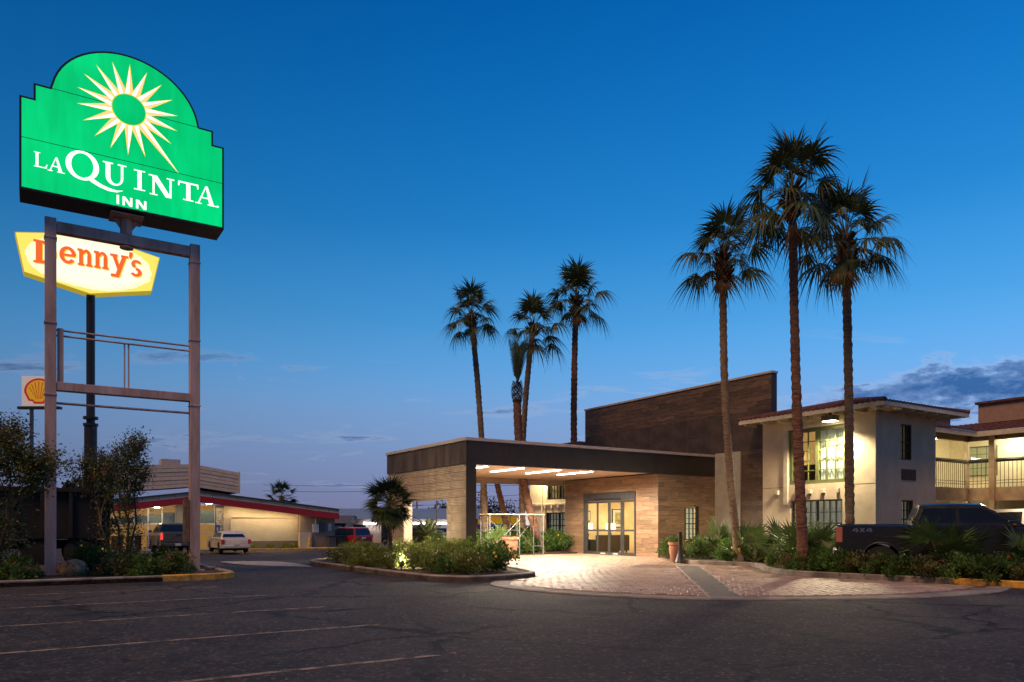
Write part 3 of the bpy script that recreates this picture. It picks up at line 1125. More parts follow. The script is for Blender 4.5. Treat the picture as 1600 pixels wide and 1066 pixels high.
# ------------------------------------------------------------------ walkway wing on the right
o = (16.4, -6.2, 0)
bw = site('walkway_wing', 'motel wing with lit upper walkway, timber posts and iron railing', 'building', 16.4, -6.2)
M_WALK = mat('walkway_wall', (.76, .68, .46), .8, .06)
gg = G(o)
gg.box(16.45, 23.6, -4.7, -4.5, 0, 5.6).box(23.3, 23.6, -22, -4.7, 0, 5.6)
gg.ob('wall', M_WALK, bw)
gg = G(o)
gg.box(16.42, 21.8, -6.2, -4.7, 2.80, 2.98).box(21.8, 23.3, -22, -4.7, 2.80, 2.98)
gg.ob('walkway_slab', M_STUC2, bw)
G(o).box(16.43, 21.66, -6.32, -6.21, 2.44, 3.0).ob('edge_beam', mat('timber_beam', (.42, .30, .19), .7, .2, 3), bw)
G(o).box(21.67, 21.79, -22, -6.21, 2.42, 3.0).ob('edge_beam', MATS['timber_beam'], bw)
G(o).box(16.43, 21.66, -6.34, -6.2, 5.04, 5.30).ob('header_beam', mat('brown_beam', (.14, .09, .06), .7, .2, 3), bw)
G(o).box(21.66, 21.80, -22, -6.2, 5.04, 5.30).ob('header_beam', MATS['brown_beam'], bw)
for u, v in ((21.72, -6.26), (21.72, -9.9), (21.72, -12.5), (18.6, -6.26)):
    G(o).box(u - .07, u + .07, v - .07, v + .07, 0, 5.04).ob('post', MATS['timber_beam'], bw)
G(o).box(21.58, 21.78, -7.42, -7.2, 0, 5.2).ob('post', MATS['timber_beam'], bw)
for a, b in (((16.45, -6.27), (21.62, -6.27)), ((21.72, -6.34), (21.72, -7.18)), ((21.72, -7.44), (21.72, -22.0))):
    d = Vector((b[0] - a[0], b[1] - a[1], 0))
    L = d.length
    d.normalize()
    rl = G(o).tube([(a[0], a[1], 4.16), (b[0], b[1], 4.16)], .085, 4).ob('hand_rail', M_BLK, bw)
    for zz in (3.175, 3.292):
        G(o).tube([(a[0], a[1], zz), (b[0], b[1], zz)], .013, 6).ob('lower_rail', M_BLK, rl)
    nb = int(L / .16)
    me = None
    for k in range(1, nb):
        q = Vector((a[0], a[1], 0)) + d * (L * k / nb)
        if me is None:
            gb = G()
            gb.box(-.009, .009, -.009, .009, 0, 1.08)
            me = gb.mesh('baluster')
            me.materials.append(M_BLK)
        link('baluster', me, rl, (q.x - o[0], q.y - o[1], 3.0))
for a0, c in ((17.5, 'v'), (19.9, 'v')):
    G(o).box(a0, a0 + .9, -4.73, -4.705, 2.99, 5.0).ob('room_door', mat('door_paint', (.20, .11, .05), .5, .1), bw)
window(bw, o, 'v', -4.76, 18.7, 19.6, 3.5, 4.9, 3, 4, M_GREEN, M_CURTW, .04, .05)
window(bw, o, 'u', 23.22, -6.8, -5.5, 3.6, 4.95, 3, 4, M_GREEN, M_CURTW, .04, .05)
G(o).box(23.26, 23.29, -9.3, -8.4, 2.99, 5.0).ob('room_door', MATS['door_paint'], bw)
# roofs: two eaves meeting in a valley
gg = G(o)
tile_slope(gg, (16.9, -7.0, 5.36), (21.05, -7.0, 5.36), (16.9, -5.0, 5.95), (23.0, -5.0, 5.95))
tile_slope(gg, (21.05, -7.0, 5.36), (21.05, -22, 5.36), (23.0, -5.0, 5.95), (23.0, -22, 5.95))
gg.ob('roof', M_TILE, bw, fix=False, smooth=40)
gg = G(o)
gg.box(16.42, 21.02, -6.98, -6.94, 5.16, 5.37).box(21.03, 21.07, -22, -6.94, 5.16, 5.37)
gg.ob('fascia_board', M_TRIM, bw)
gg = G(o)
gg.box(16.42, 23.3, -6.93, -4.72, 5.302, 5.33).box(21.08, 23.28, -22, -6.94, 5.302, 5.33)
gg.ob('soffit', M_WALK, bw)
G(o).box(16.45, 22.9, -4.95, -4.7, 5.65, 6.35).ob('upper_wall', mat('brown_render', (.33, .22, .18), .8, .1), bw)
gg = G(o)
tile_slope(gg, (16.45, -5.05, 6.36), (22.9, -5.05, 6.36), (16.45, -3.9, 6.65), (22.9, -3.9, 6.65))
gg.ob('upper_roof', M_TILE, bw, fix=False, smooth=40)
G(o).box(22.6, 24.5, -22, -6.3, 5.9, 6.75).ob('upper_wall', MATS['brown_render'], bw)
G(o).box(22.5, 24.6, -22.1, -6.2, 6.755, 6.85).ob('coping', M_TILE, bw)
M_FLU2 = emis('wall_tube', (1.0, .95, .78), 22.0)
M_FLU = emis('walkway_lamp', (1.0, .88, .58), 125.0)
for k, (u, v, nm) in enumerate(((20.2, -5.45, 'over the straight upper walkway'), (22.5, -7.6, 'over the corner of the upper walkway'))):
    lt = site('walkway_light', 'glowing tube light ' + nm, 'light', u, v, 5.298, 'walkway lights')
    G().box(-.5, .5, -.09, .09, -.05, -.001).ob('housing', M_WHITE, lt)
    G().box(-.48, .48, -.07, .07, -.11, -.051).ob('lens', M_FLU, lt)
lt = site('walkway_light', 'white tube lamp fixed to the back wall of the upper walkway', 'light', 20.9, -4.73, 4.52, 'walkway lights')
G().box(-.42, .42, -.03, -.001, -.05, .12).ob('housing', M_WHITE, lt)
G().box(-.40, .40, -.10, -.031, -.04, .10).ob('lens', M_FLU2, lt)
lt = site('walkway_light', 'glowing tube light under the walkway slab at ground level', 'light', 19.8, -5.4, 2.798, 'walkway lights')
G().box(-.5, .5, -.09, .09, -.05, -.001).ob('housing', M_WHITE, lt)
G().box(-.48, .48, -.07, .07, -.11, -.051).ob('lens', M_FLU, lt)
fx = site('fire_extinguisher_cabinet', 'red fire extinguisher cabinet on the upper walkway wall', 'cabinet', 18.45, -4.72, 3.7)
G().box(-.16, .16, -.18, -.01, 0, .7).ob('box', mat('red_cabinet', (.5, .03, .02), .4, .1), fx, bevel=.01)
G().box(-.10, .10, -.186, -.181, .2, .6).ob('pane', M_GLASS, fx)

# ------------------------------------------------------------------ pylon sign
def polyplate(gg, pts, v, off, m=0, th=0.0):
    """flat shape on a sign face looking towards -v; off lifts it off the face"""
    if th:
        gg.prism(pts, 'y', v - off - th, v - off, m)
    else:
        gg.face([(a, v - off, z) for a, z in pts], m)


def xf(pts, x0, x1, z0, z1):
    return [(x0 + (x1 - x0) * a, z0 + (z1 - z0) * b) for a, b in pts]


def arc(cx, cy, rx, ry, a0, a1, n=14):
    return [(cx + rx * math.cos(R(a0 + (a1 - a0) * k / n)), cy + ry * math.sin(R(a0 + (a1 - a0) * k / n))) for k in range(n + 1)]


def band(o1, o2):
    return [[o1[k], o1[k + 1], o2[k + 1], o2[k]] for k in range(len(o1) - 1)]


# letter shapes in a unit box: lists of convex polygons
SER = {
    'L': [[(.12, 0), (.32, 0), (.32, 1), (.12, 1)], [(0, .96), (.46, .96), (.46, 1), (0, 1)], [(0, 0), (.95, 0), (.90, .06), (0, .05)],
          [(.80, .04), (.92, .05), (1.0, .27), (.95, .27)]],
    'A': [[(.05, 0), (.12, 0), (.50, .96), (.46, 1)], [(.66, 0), (.90, 0), (.56, 1), (.46, 1)], [(.22, .33), (.74, .33), (.72, .39), (.24, .39)],
          [(-.06, 0), (.26, 0), (.26, .045), (-.06, .045)], [(.56, 0), (1.04, 0), (1.04, .045), (.56, .045)]],
    'U': [[(.10, .35), (.30, .35), (.30, 1), (.10, 1)], [(.76, .35), (.86, .35), (.86, 1), (.76, 1)], [(-.02, .95), (.42, .95), (.42, 1), (-.02, 1)],
          [(.62, .95), (1.0, .95), (1.0, 1), (.62, 1)]] + band(arc(.48, .36, .38, .38, 180, 360), arc(.53, .36, .23, .30, 180, 360)),
    'I': [[(.32, 0), (.68, 0), (.68, 1), (.32, 1)], [(0, .95), (1, .95), (1, 1), (0, 1)], [(0, 0), (1, 0), (1, .05), (0, .05)]],
    'N': [[(.12, 0), (.20, 0), (.20, 1), (.12, 1)], [(.82, 0), (.90, 0), (.90, 1), (.82, 1)], [(.66, 0), (.90, 0), (.30, 1), (.06, 1)],
          [(0, 0), (.32, 0), (.32, .05), (0, .05)], [(-.04, .95), (.30, .95), (.30, 1), (-.04, 1)], [(.70, .95), (1.02, .95), (1.02, 1), (.70, 1)]],
    'T': [[(.40, 0), (.60, 0), (.60, 1), (.40, 1)], [(.02, .92), (.98, .92), (1, 1), (0, 1)], [(0, .74), (.05, .74), (.08, .94), (0, .94)],
          [(.95, .74), (1, .74), (1, .94), (.92, .94)], [(.24, 0), (.76, 0), (.76, .05), (.24, .05)]],
    'Q': band(arc(.5, .5, .5, .5, 0, 360, 40), arc(.5, .5, .335, .42, 0, 360, 40)),
}
SAN = {
    'I': [[(0, 0), (1, 0), (1, 1), (0, 1)]],
    'N': [[(0, 0), (.22, 0), (.22, 1), (0, 1)], [(.78, 0), (1, 0), (1, 1), (.78, 1)], [(.72, 0), (1, 0), (.28, 1), (0, 1)]],
    '4': [[(.58, 0), (.82, 0), (.82, 1), (.58, 1)], [(0, .22), (1, .22), (1, .42), (0, .42)], [(0, .40), (.24, .40), (.66, 1), (.42, 1)]],
    'X': [[(0, 0), (.28, 0), (1, 1), (.72, 1)], [(.72, 0), (1, 0), (.28, 1), (0, 1)]],
}


def letters(root, v, items, m, off=.012, table=SER, name='letter', th=.0):
    for ch, x0, x1, z0, z1 in items:
        gg = G(root_off[root.name])
        for k, poly in enumerate(table[ch]):
            polyplate(gg, xf(poly, x0, x1, z0, z1), v, off + .0009 * (k % 5))
        gg.ob(name, m, root, fix=False)


root_off = {}
VS = -.86
o = (-10.75, -.37, 0)
sg = site('pylon_sign', 'tall lit green motel pylon sign with sunburst on pinkish steel posts', 'sign', -10.75, -.37)
root_off[sg.name] = o
M_PINK = mat('pink_steel', (.54, .37, .33), .6, .22, 3.5, .15, 60, stretch=(1, 1, .18), col2=(.33, .21, .17))
for u in (-12.64, -9.16):
    G(o).box(u, u + .26, -.52, -.24, -.1, 9.33).ob('post', M_PINK, sg, bevel=.012)
for u in (-12.51, -9.03):
    G(o).box(u - .24, u + .24, -.62, -.14, .09, .125).ob('base_plate', M_PINK, sg)
    for zz in (4.75, 6.6, 8.8):
        G(o).box(u - .145, u + .145, -.535, -.225, zz, zz + .03).ob('splice_band', M_PINK, sg)
G(o).box(-12.375, -9.165, -.50, -.26, 8.98, 9.26).ob('crossbeam', M_PINK, sg, bevel=.01)
G(o).box(-12.375, -9.165, -.51, -.25, 4.88, 5.10).ob('crossbeam', M_PINK, sg, bevel=.01)
for z in (6.32, 6.46):
    G(o).tube([(-12.38, -.38, z), (-9.16, -.38, z)], .028, 6).ob('brace_bar', M_PINK, sg)
G(o).tube([(-12.38, -.38, 4.56), (-9.16, -.38, 4.56)], .035, 6).ob('conduit', M_PINK, sg)
for u in (-10.80, -10.70):
    G(o).tube([(u, -.36, 5.1), (u, -.36, 6.32)], .022, 6).ob('brace_bar', M_PINK, sg)
G(o).box(-12.36, -12.22, -.47, -.29, 5.10, 6.5).ob('stiffener', M_PINK, sg)
G(o).box(-9.32, -9.165, -.50, -.26, .9, 2.1).ob('meter_box', mat('rusty_box', (.20, .12, .08), .7, .3), sg, bevel=.01)
G(o).lathe([(.17, 0), (.17, .03), (.05, .08)], 14, (-10.75, -.38, 8.90)).ob('beam_lamp', M_PINK, sg)
G(o).tube([(-10.76, -.37, 9.26), (-10.76, -.37, 9.72)], [.15, .15], 12).ob('sign_mast', M_PINK, sg, smooth=30)
gg = G(o)
gg.box(-11.16, -10.36, -.75, .02, 9.70, 9.735)
gg.ob('mounting_plate', M_PINK, sg)
for dx in (-1, 1):
    G(o).prism([(-10.76 + dx * .15, 9.42), (-10.76 + dx * .34, 9.69), (-10.76 + dx * .15, 9.69)], 'y', -.39, -.36).ob('gusset', M_PINK, sg)
outline = [(-13.18, 9.78), (-8.33, 9.78), (-8.33, 12.10), (-8.62, 12.10), (-8.62, 12.49), (-8.98, 12.49)] + \
    [(-10.755 + 1.775 * math.cos(R(a)), 12.30 + 1.60 * math.sin(R(a))) for a in range(7, 174, 6)] + \
    [(-12.53, 12.49), (-12.88, 12.49), (-12.88, 12.10), (-13.18, 12.10)]
G(o).prism(outline, 'y', VS, VS + .98).ob('cabinet', M_BLK, sg)


def inset(pts, d):
    out = []
    n = len(pts)
    for i in range(n):
        p0, p1, p2 = Vector(pts[i - 1]), Vector(pts[i]), Vector(pts[(i + 1) % n])
        e1, e2 = (p1 - p0).normalized(), (p2 - p1).normalized()
        n1, n2 = Vector((-e1.y, e1.x)), Vector((-e2.y, e2.x))
        b = (n1 + n2)
        b = b / max(.2, b.dot(n1)) if b.length > 1e-6 else n1
        q = p1 + b * d
        out.append((q.x, q.y))
    return out


def sign_green():
    m = bpy.data.materials.new('green_sign_face')
    m.use_nodes = True
    t = m.node_tree
    b = t.nodes['Principled BSDF']
    tc = N(t, 'ShaderNodeTexCoord')
    mp = N(t, 'ShaderNodeMapping')
    mp.inputs['Scale'].default_value = (3.2, 1, .45)
    t.links.new(tc.outputs['Object'], mp.inputs[0])
    nz = N(t, 'ShaderNodeTexNoise', i_Scale=1.6, i_Detail=5.0, i_Roughness=.6)
    t.links.new(mp.outputs[0], nz.inputs['Vector'])
    c = mixc(t, ramp(t, nz.outputs[0], [(.3, (0, 0, 0)), (.7, (1, 1, 1))]), (.0, .50, .140), (.0, .60, .185))
    gl = N(t, 'ShaderNodeTexNoise', i_Scale=.55, i_Detail=2.0)
    t.links.new(tc.outputs['Object'], gl.inputs['Vector'])
    c = mixc(t, 1.0, c, ramp(t, gl.outputs[0], [(.35, (.86, .86, .86)), (.65, (1.10, 1.10, 1.10))]), 'MULTIPLY')
    t.links.new(c, b.inputs['Emission Color'])
    b.inputs['Emission Strength'].default_value = 1.08
    b.inputs['Base Color'].default_value = (.0, .06, .02, 1)
    b.inputs['Specular IOR Level'].default_value = .15
    b.inputs['Roughness'].default_value = .5
    return m


M_SGRN = sign_green()
inner = inset(outline, .05)
# three translucent panels with seams between
zs = (9.0, 11.07, 12.475, 15.0)
for k in range(3):
    z0, z1 = zs[k] + .008, zs[k + 1] - .008
    pts = []
    n = len(inner)
    for i in range(n):
        a, b = inner[i], inner[(i + 1) % n]
        if z0 <= a[1] <= z1:
            pts.append(a)
        for zc_ in sorted((z0, z1), reverse=(a[1] > b[1])):
            if (a[1] - zc_) * (b[1] - zc_) < 0:
                s = (zc_ - a[1]) / (b[1] - a[1])
                pts.append((a[0] + (b[0] - a[0]) * s, zc_))
    gg = G(o)
    polyplate(gg, pts, VS, .004)
    gg.ob('face_panel', M_SGRN, sg, fix=False)
M_SWHT = emis('sign_white', (1, .97, .90), 1.25)
M_STAN = emis('sign_tan', (.95, .62, .25), .95)
M_SYEL = emis('sign_yellow', (.95, .66, .03), .85)
# sunburst: each ray a yellow rim, one white and one tan half
cs, cz_ = -10.74, 12.45
for k in range(18):
    a = R(90 - 20 * k - 1)
    L = 1.17
    if k == 7:
        L, a = 1.81, math.atan2(11.09 - cz_, -9.54 - cs)
    ca, sa = math.cos(a), math.sin(a)

    def at_(r, w):
        return (cs + r * ca - w * sa, cz_ + r * sa + w * ca)
    gg = G(o)
    polyplate(gg, [at_(.36, .112), at_(.36, -.112), at_(L + .05, 0)], VS, .010)
    ray = gg.ob('sun_ray', M_SYEL, sg, fix=False)
    for s, m in ((1, M_SWHT), (-1, M_STAN)):
        gg = G(o)
        polyplate(gg, [at_(.40, 0), at_(.40, s * .090), at_(L, 0)], VS, .013)
        gg.ob('ray_facet', m, ray, fix=False)
gg = G(o)
polyplate(gg, [(cs + .425 * math.cos(R(q)), cz_ + .425 * math.sin(R(q))) for q in range(0, 360, 9)], VS, .0155)
gg.ob('disc_rim', M_SYEL, sg, fix=False)
gg = G(o)
polyplate(gg, [(cs + .40 * math.cos(R(q)), cz_ + .40 * math.sin(R(q))) for q in range(0, 360, 9)], VS, .018)
gg.ob('disc', M_SGRN, sg, fix=False)
letters(sg, VS, [('L', -12.87, -12.58, 10.40, 10.77), ('A', -12.56, -12.22, 10.37, 10.74), ('U', -11.34, -10.80, 10.36, 10.93), ('I', -10.62, -10.35, 10.37, 10.90),
                 ('N', -10.24, -9.64, 10.33, 10.86), ('T', -9.53, -9.01, 10.37, 10.87), ('A', -9.06, -8.54, 10.36, 10.88), ('Q', -12.19, -11.44, 10.31, 11.06)], M_SWHT)
gg = G(o)
o1 = [(-11.75, 10.40), (-11.60, 10.30), (-11.42, 10.22), (-11.22, 10.17), (-11.02, 10.18), (-10.88, 10.25)]
o2 = [(-11.60, 10.42), (-11.48, 10.35), (-11.35, 10.29), (-11.18, 10.245), (-11.02, 10.225), (-10.89, 10.255)]
for k, p in enumerate(band(o1, o2)):
    polyplate(gg, p, VS, .017)
gg.ob('letter_tail', M_SWHT, sg, fix=False)
gg = G(o)
polyplate(gg, [(-8.50 + .028 * math.cos(R(q)), 10.38 + .028 * math.sin(R(q))) for q in range(0, 360, 30)], VS, .012)
gg.ob('registered_mark', M_SWHT, sg, fix=False)
letters(sg, VS, [('I', -11.03, -10.975, 9.88, 10.12), ('N', -10.89, -10.66, 9.88, 10.11), ('N', -10.57, -10.32, 9.87, 10.10)], M_SWHT, table=SAN)

# ------------------------------------------------------------------ restaurant sign behind it
VD = 10.51
o = (-10.95, 10.75, 0)
ds = site('restaurant_sign', 'lit yellow hexagonal diner sign with red lettering on a black pole', 'sign', -10.95, 10.75, -.05)
root_off[ds.name] = o
hexp = [(-13.19, 10.97), (-11.0, 10.50), (-8.80, 10.98), (-8.50, 12.42), (-11.0, 12.90), (-13.47, 12.43)]
G(o).prism(hexp, 'y', VD, VD + .55).ob('cabinet', mat('yellow_glow_cabinet', (.62, .42, .03), .5, .15, emit=(1, .75, .06), estr=.35), ds, bevel=.01)  # cabinet body given a slight glow of its own


def sign_cream():
    m = bpy.data.materials.new('cream_sign_face')
    m.use_nodes = True
    t = m.node_tree
    b = t.nodes['Principled BSDF']
    tc = N(t, 'ShaderNodeTexCoord')
    mp = N(t, 'ShaderNodeMapping')
    mp.inputs['Scale'].default_value = (.43, 0, .92)
    mp.inputs['Location'].default_value = (.01, 0, -10.77)
    t.links.new(tc.outputs['Object'], mp.inputs[0])
    gr = N(t, 'ShaderNodeVectorMath', operation='LENGTH')
    t.links.new(mp.outputs[0], gr.inputs[0])
    nz = N(t, 'ShaderNodeTexNoise', i_Scale=2.5, i_Detail=3.0)
    t.links.new(tc.outputs['Object'], nz.inputs['Vector'])
    f = math_(t, 'MULTIPLY_ADD', nz.outputs[0], .14)
    t.links.new(gr.outputs['Value'], f.node.inputs[2])
    c = ramp(t, f, [(.80, (1.0, .95, .76)), (1.10, (1.0, .90, .52)), (1.34, (.86, .74, .12))])
    t.links.new(c, b.inputs['Emission Color'])
    b.inputs['Emission Strength'].default_value = 1.05
    b.inputs['Base Color'].default_value = (.1, .08, .02, 1)
    return m


M_SCRM = sign_cream()
gg = G(o)
polyplate(gg, inset(hexp, .03), VD, .012)
gg.ob('face_panel', M_SCRM, ds, fix=False)
SLAB = {
    'D': [[(.10, 0), (.38, 0), (.38, 1), (.10, 1)], [(0, .90), (.42, .90), (.42, 1), (0, 1)], [(0, 0), (.42, 0), (.42, .10), (0, .10)]] +
         band(arc(.38, .5, .62, .5, 90, -90), arc(.38, .5, .34, .36, 90, -90)),
    'e': band(arc(.5, .5, .5, .5, 0, 325, 30), arc(.5, .5, .24, .32, 0, 325, 30)) + [[(.2, .42), (.95, .44), (.98, .58), (.2, .56)]],
    'n': [[(.08, 0), (.36, 0), (.36, .98), (.08, .98)], [(-.04, .86), (.30, .86), (.30, 1), (-.04, 1)], [(.66, 0), (.94, 0), (.94, .64), (.66, .64)],
          [(-.02, 0), (.46, 0), (.46, .12), (-.02, .12)], [(.56, 0), (1.04, 0), (1.04, .12), (.56, .12)]] + band(arc(.60, .62, .34, .38, 0, 165), arc(.56, .62, .12, .20, 0, 165)),
    'y': [[(.40, .34), (.62, .30), (.32, 1), (.06, 1)], [(.24, 0), (.50, 0), (.98, 1), (.72, 1)], [(-.02, .90), (.42, .90), (.42, 1), (-.02, 1)], [(.62, .90), (1.06, .90), (1.06, 1), (.62, 1)],
          [(.02, 0), (.44, 0), (.48, .13), (.02, .13)]],
    "'": [[(.1, .3), (.5, .0), (.95, .6), (.95, 1), (.2, 1)]],
    's': band(arc(.52, .74, .40, .26, 20, 250, 16), arc(.54, .74, .14, .10, 20, 250, 16)) + band(arc(.48, .27, .44, .27, 90, -160, 16), arc(.46, .27, .16, .11, 90, -160, 16)),
}
M_SRED = emis('sign_red', (.85, .13, .02), .85)
M_SYL2 = emis('sign_pale_yellow', (.85, .62, .04), .9)
den = [('D', -12.88, -12.13, 11.40, 12.28), ('e', -12.04, -11.48, 11.55, 12.22), ('n', -11.42, -10.94, 11.57, 12.22), ('n', -10.86, -10.38, 11.57, 12.24), ('y', -10.30, -9.70, 11.33, 12.24),
       ("'", -9.66, -9.50, 12.13, 12.42), ('s', -9.62, -9.14, 11.47, 12.15)]
letters(ds, VD, [(c, a + .035, b + .035, z0 - .035, z1 - .03) for c, a, b, z0, z1 in den], M_SYL2, .014, SLAB, 'letter_outline')
letters(ds, VD, den, M_SRED, .022, SLAB)
G(o).tube([(-10.97, 10.75, -.4), (-10.97, 10.75, 5.4)], .23, 16).ob('pole', M_BLK, ds, smooth=30)
G(o).tube([(-10.97, 10.75, 5.4), (-10.97, 10.75, 10.55)], .155, 16).ob('pole', M_BLK, ds, smooth=30)
for z in (5.35, 5.62):
    G(o).tube([(-10.97, 10.75, z), (-10.97, 10.75, z + .10)], .27, 16).ob('collar', M_BLK, ds, smooth=30)
G(o).tube([(-11.25, 10.62, 0), (-11.25, 10.62, 4.2)], .025, 6).ob('conduit', M_CAP, ds)
G(o).box(-11.30, -11.20, 10.56, 10.66, 2.9, 3.05).ob('junction_box', M_GREY, ds)

# fuel station sign farther back
M_SGW = mat('shell_glow_panel', (.76, .73, .70), .5, .05, emit=(1, .97, .95), estr=.12)  # slight glow added to whiten the panel
fs = thing('fuel_sign', 'white fuel station sign with yellow and red scallop shell, far left', 'sign', (-41.1, 65, -.2), 0)
G().box(-1.5, 1.5, -.12, .12, 10.7 + .6 + .6, 13.6 + .9).ob('panel', M_SGW, fs, bevel=.02)
G().box(-1.85, 1.85, -.2, .2, 11.65, 11.87).ob('base_bar', M_BLK, fs)
G().tube([(-.7, 0, 0), (-.7, 0, 11.65)], .16, 10).ob('pole', M_GREY, fs)
shell = [(-.36, -1.02), (.36, -1.02), (.50, -.82), (.80, -.78), (.92, -.55), (1.12, -.15)] + arc(0, -.05, 1.14, 1.0, 5, 175, 14) + [(-1.12, -.15), (-.92, -.55), (-.80, -.78), (-.50, -.82)]
zc0 = 13.25
for sc, off, m, nm in ((1.13, .125, mat('shell_red', (.62, .03, .02), .5, .05, emit=(1, .05, .03), estr=.12), 'shell_outline'), (.95, .130, mat('shell_yellow', (.75, .42, .02), .5, .05, emit=(1, .6, .03), estr=.18), 'shell')):
    gg = G()
    gg.face([(x * sc, -off, zc0 + z * sc * 1.0) for x, z in shell])
    so = gg.ob(nm, m, fs, fix=False)
for k in range(7):
    a = R(90 + (k - 3) * 22)
    gg = G()
    x0, z0, x1, z1 = .12 * math.cos(a) * 2, -.72, 1.0 * math.cos(a) * .9, -.05 + .82 * math.sin(a)
    gg.face([(x0 - .02, -.134, zc0 + z0), (x0 + .02, -.134, zc0 + z0), (x1 + .04, -.134, zc0 + z1), (x1 - .04, -.134, zc0 + z1)])
    gg.ob('shell_rib', MATS['shell_red'], fs, fix=False)

# ------------------------------------------------------------------ vegetation
M_PALM = mat('palm_leaf', (.048, .074, .020), .55, .35, 2.0, objvar=.30, trans=.18)
M_PALML = mat('young_palm_leaf', (.085, .14, .035), .5, .3, 2.0, objvar=.25, trans=.22)
M_PETI = mat('palm_stalk', (.10, .09, .03), .6, .2)
M_TRNK = mat('palm_trunk', (.20, .098, .064), .9, .5, 5.0, .8, 25, stretch=(1, 1, 5))
M_TRNKG = mat('grey_palm_trunk', (.22, .155, .105), .9, .4, 5.0, .8, 25, stretch=(1, 1, 5))
M_BOOT = mat('palm_boot', (.15, .078, .042), .9, .45, 6.0, .5, 30)
M_DEAD = mat('dead_frond', (.22, .14, .075), .9, .3, 4.0, objvar=.2)


def fan_mesh(el, Lp, L, n=22, spread=112, droop=.55, seed=1, mats=(None, None), fold=.18):
    rr = random.Random(seed)
    gx, gz_ = -math.sin(R(el)), -math.cos(R(el))
    gg = G()
    arch = .10 * Lp
    pet = []
    for k in range(5):
        t = k / 4
        pet.append((Lp * t + gx * arch * t * t, 0, gz_ * arch * t * t))
    gg.tube(pet, [.022, .018, .014, .011, .008], 4, 1)
    bx, by, bz = pet[-1]
    da = R(2 * spread / (n - 1))
    for j in range(n):
        a = R(-spread + 2 * spread * j / (n - 1)) + (rr.random() - .5) * .05
        ln = L * rr.choice((1, 1, 1, .72)) * (1 - .30 * (abs(j - (n - 1) / 2) / (n / 2)) ** 2) * (.88 + .24 * rr.random())
        dr = droop * (.75 + .5 * rr.random())
        ca, sa = math.cos(a), math.sin(a)
        tw = (rr.random() - .5) * .5
        prev = None
        for t, wd in ((0.03, .10), (.42, .95), (.64, .55), (.84, .20), (1.0, .02)):
            hw = ln * .45 * da * .55 * wd
            d = dr * ln * (t ** 2.4)
            cx = bx + ca * ln * t * (1 - .12 * dr * t) + gx * d
            cy = by + sa * ln * t * (1 - .12 * dr * t)
            cz = bz - fold * abs(sa) * ln * t + gz_ * d
            pl_ = (cx - sa * hw, cy + ca * hw, cz - tw * hw)
            pr_ = (cx + sa * hw, cy - ca * hw, cz + tw * hw)
            if prev:
                gg.face([prev[0], prev[1], pr_, pl_])
            prev = (pl_, pr_)
    me = gg.mesh('frond')
    for m in mats:
        me.materials.append(m)
    me.polygons.foreach_set('material_index', gg.m)
    return me


def feather_mesh(L, n=34, pin=.28, droop=.25, seed=3, mats=(None, None), up=.45, el=70):
    rr = random.Random(seed)
    gx, gz_ = -math.sin(R(el)), -math.cos(R(el))
    gg = G()
    path = []
    for k in range(9):
        t = k / 8
        d = droop * L * t ** 2.2
        path.append(Vector((L * t + gx * d, 0, gz_ * d)))
    gg.tube(path, [.020 * (1 - .85 * k / 8) + .002 for k in range(9)], 4, 1)
    for j in range(n):
        t = .14 + .85 * j / (n - 1)
        i = min(7, int(t * 8))
        c = path[i].lerp(path[i + 1], t * 8 - i)
        ln = pin * (math.sin(math.pi * min(1, t * .8 + .18)) ** .6) * (.85 + .3 * rr.random())
        for s in (-1, 1):
            d = Vector((.75, s * .75, up * (.8 + .4 * rr.random()))).normalized()
            wv = Vector((.5, -s * .3, 0)).normalized() * .011
            mid = c + d * ln * .5
            tip = c + d * ln + Vector((gx, 0, gz_)) * ln * .18
            gg.face([tuple(c - wv * .5), tuple(c + wv * .5), tuple(mid + wv), tuple(tip), tuple(mid - wv)])
    me = gg.mesh('frond')
    for m in mats:
        me.materials.append(m)
    me.polygons.foreach_set('material_index', gg.m)
    return me


FAN = {}
for el in (75, 45, 15, -20, -55):
    FAN[el] = [fan_mesh(el, 1.0, 1.05, 30, 112, {75: .24, 45: .55, 15: .78, -20: .80, -55: .60}[el], 10 + k + el, (M_PALM, M_PETI)) for k in range(3)]
DEADF = [fan_mesh(-75, .7, .9, 16, 80, .35, 50 + k, (M_DEAD, M_DEAD), .35) for k in range(2)]
STIFF = [fan_mesh(40, 1.0, .75, 20, 105, .10, 70 + k, (M_PALML, M_PETI), .10) for k in range(3)]
STIFFD = [fan_mesh(30, 1.0, .8, 20, 110, .14, 80 + k, (M_PALM, M_PETI), .10) for k in range(3)]


def trunk_path(base, top, bend, n):
    b, t = Vector(base), Vector(top)
    out = []
    for k in range(n + 1):
        s = k / n
        q = b.lerp(t, s)
        q += Vector(bend) * math.sin(math.pi * s)
        out.append(q)
    return out


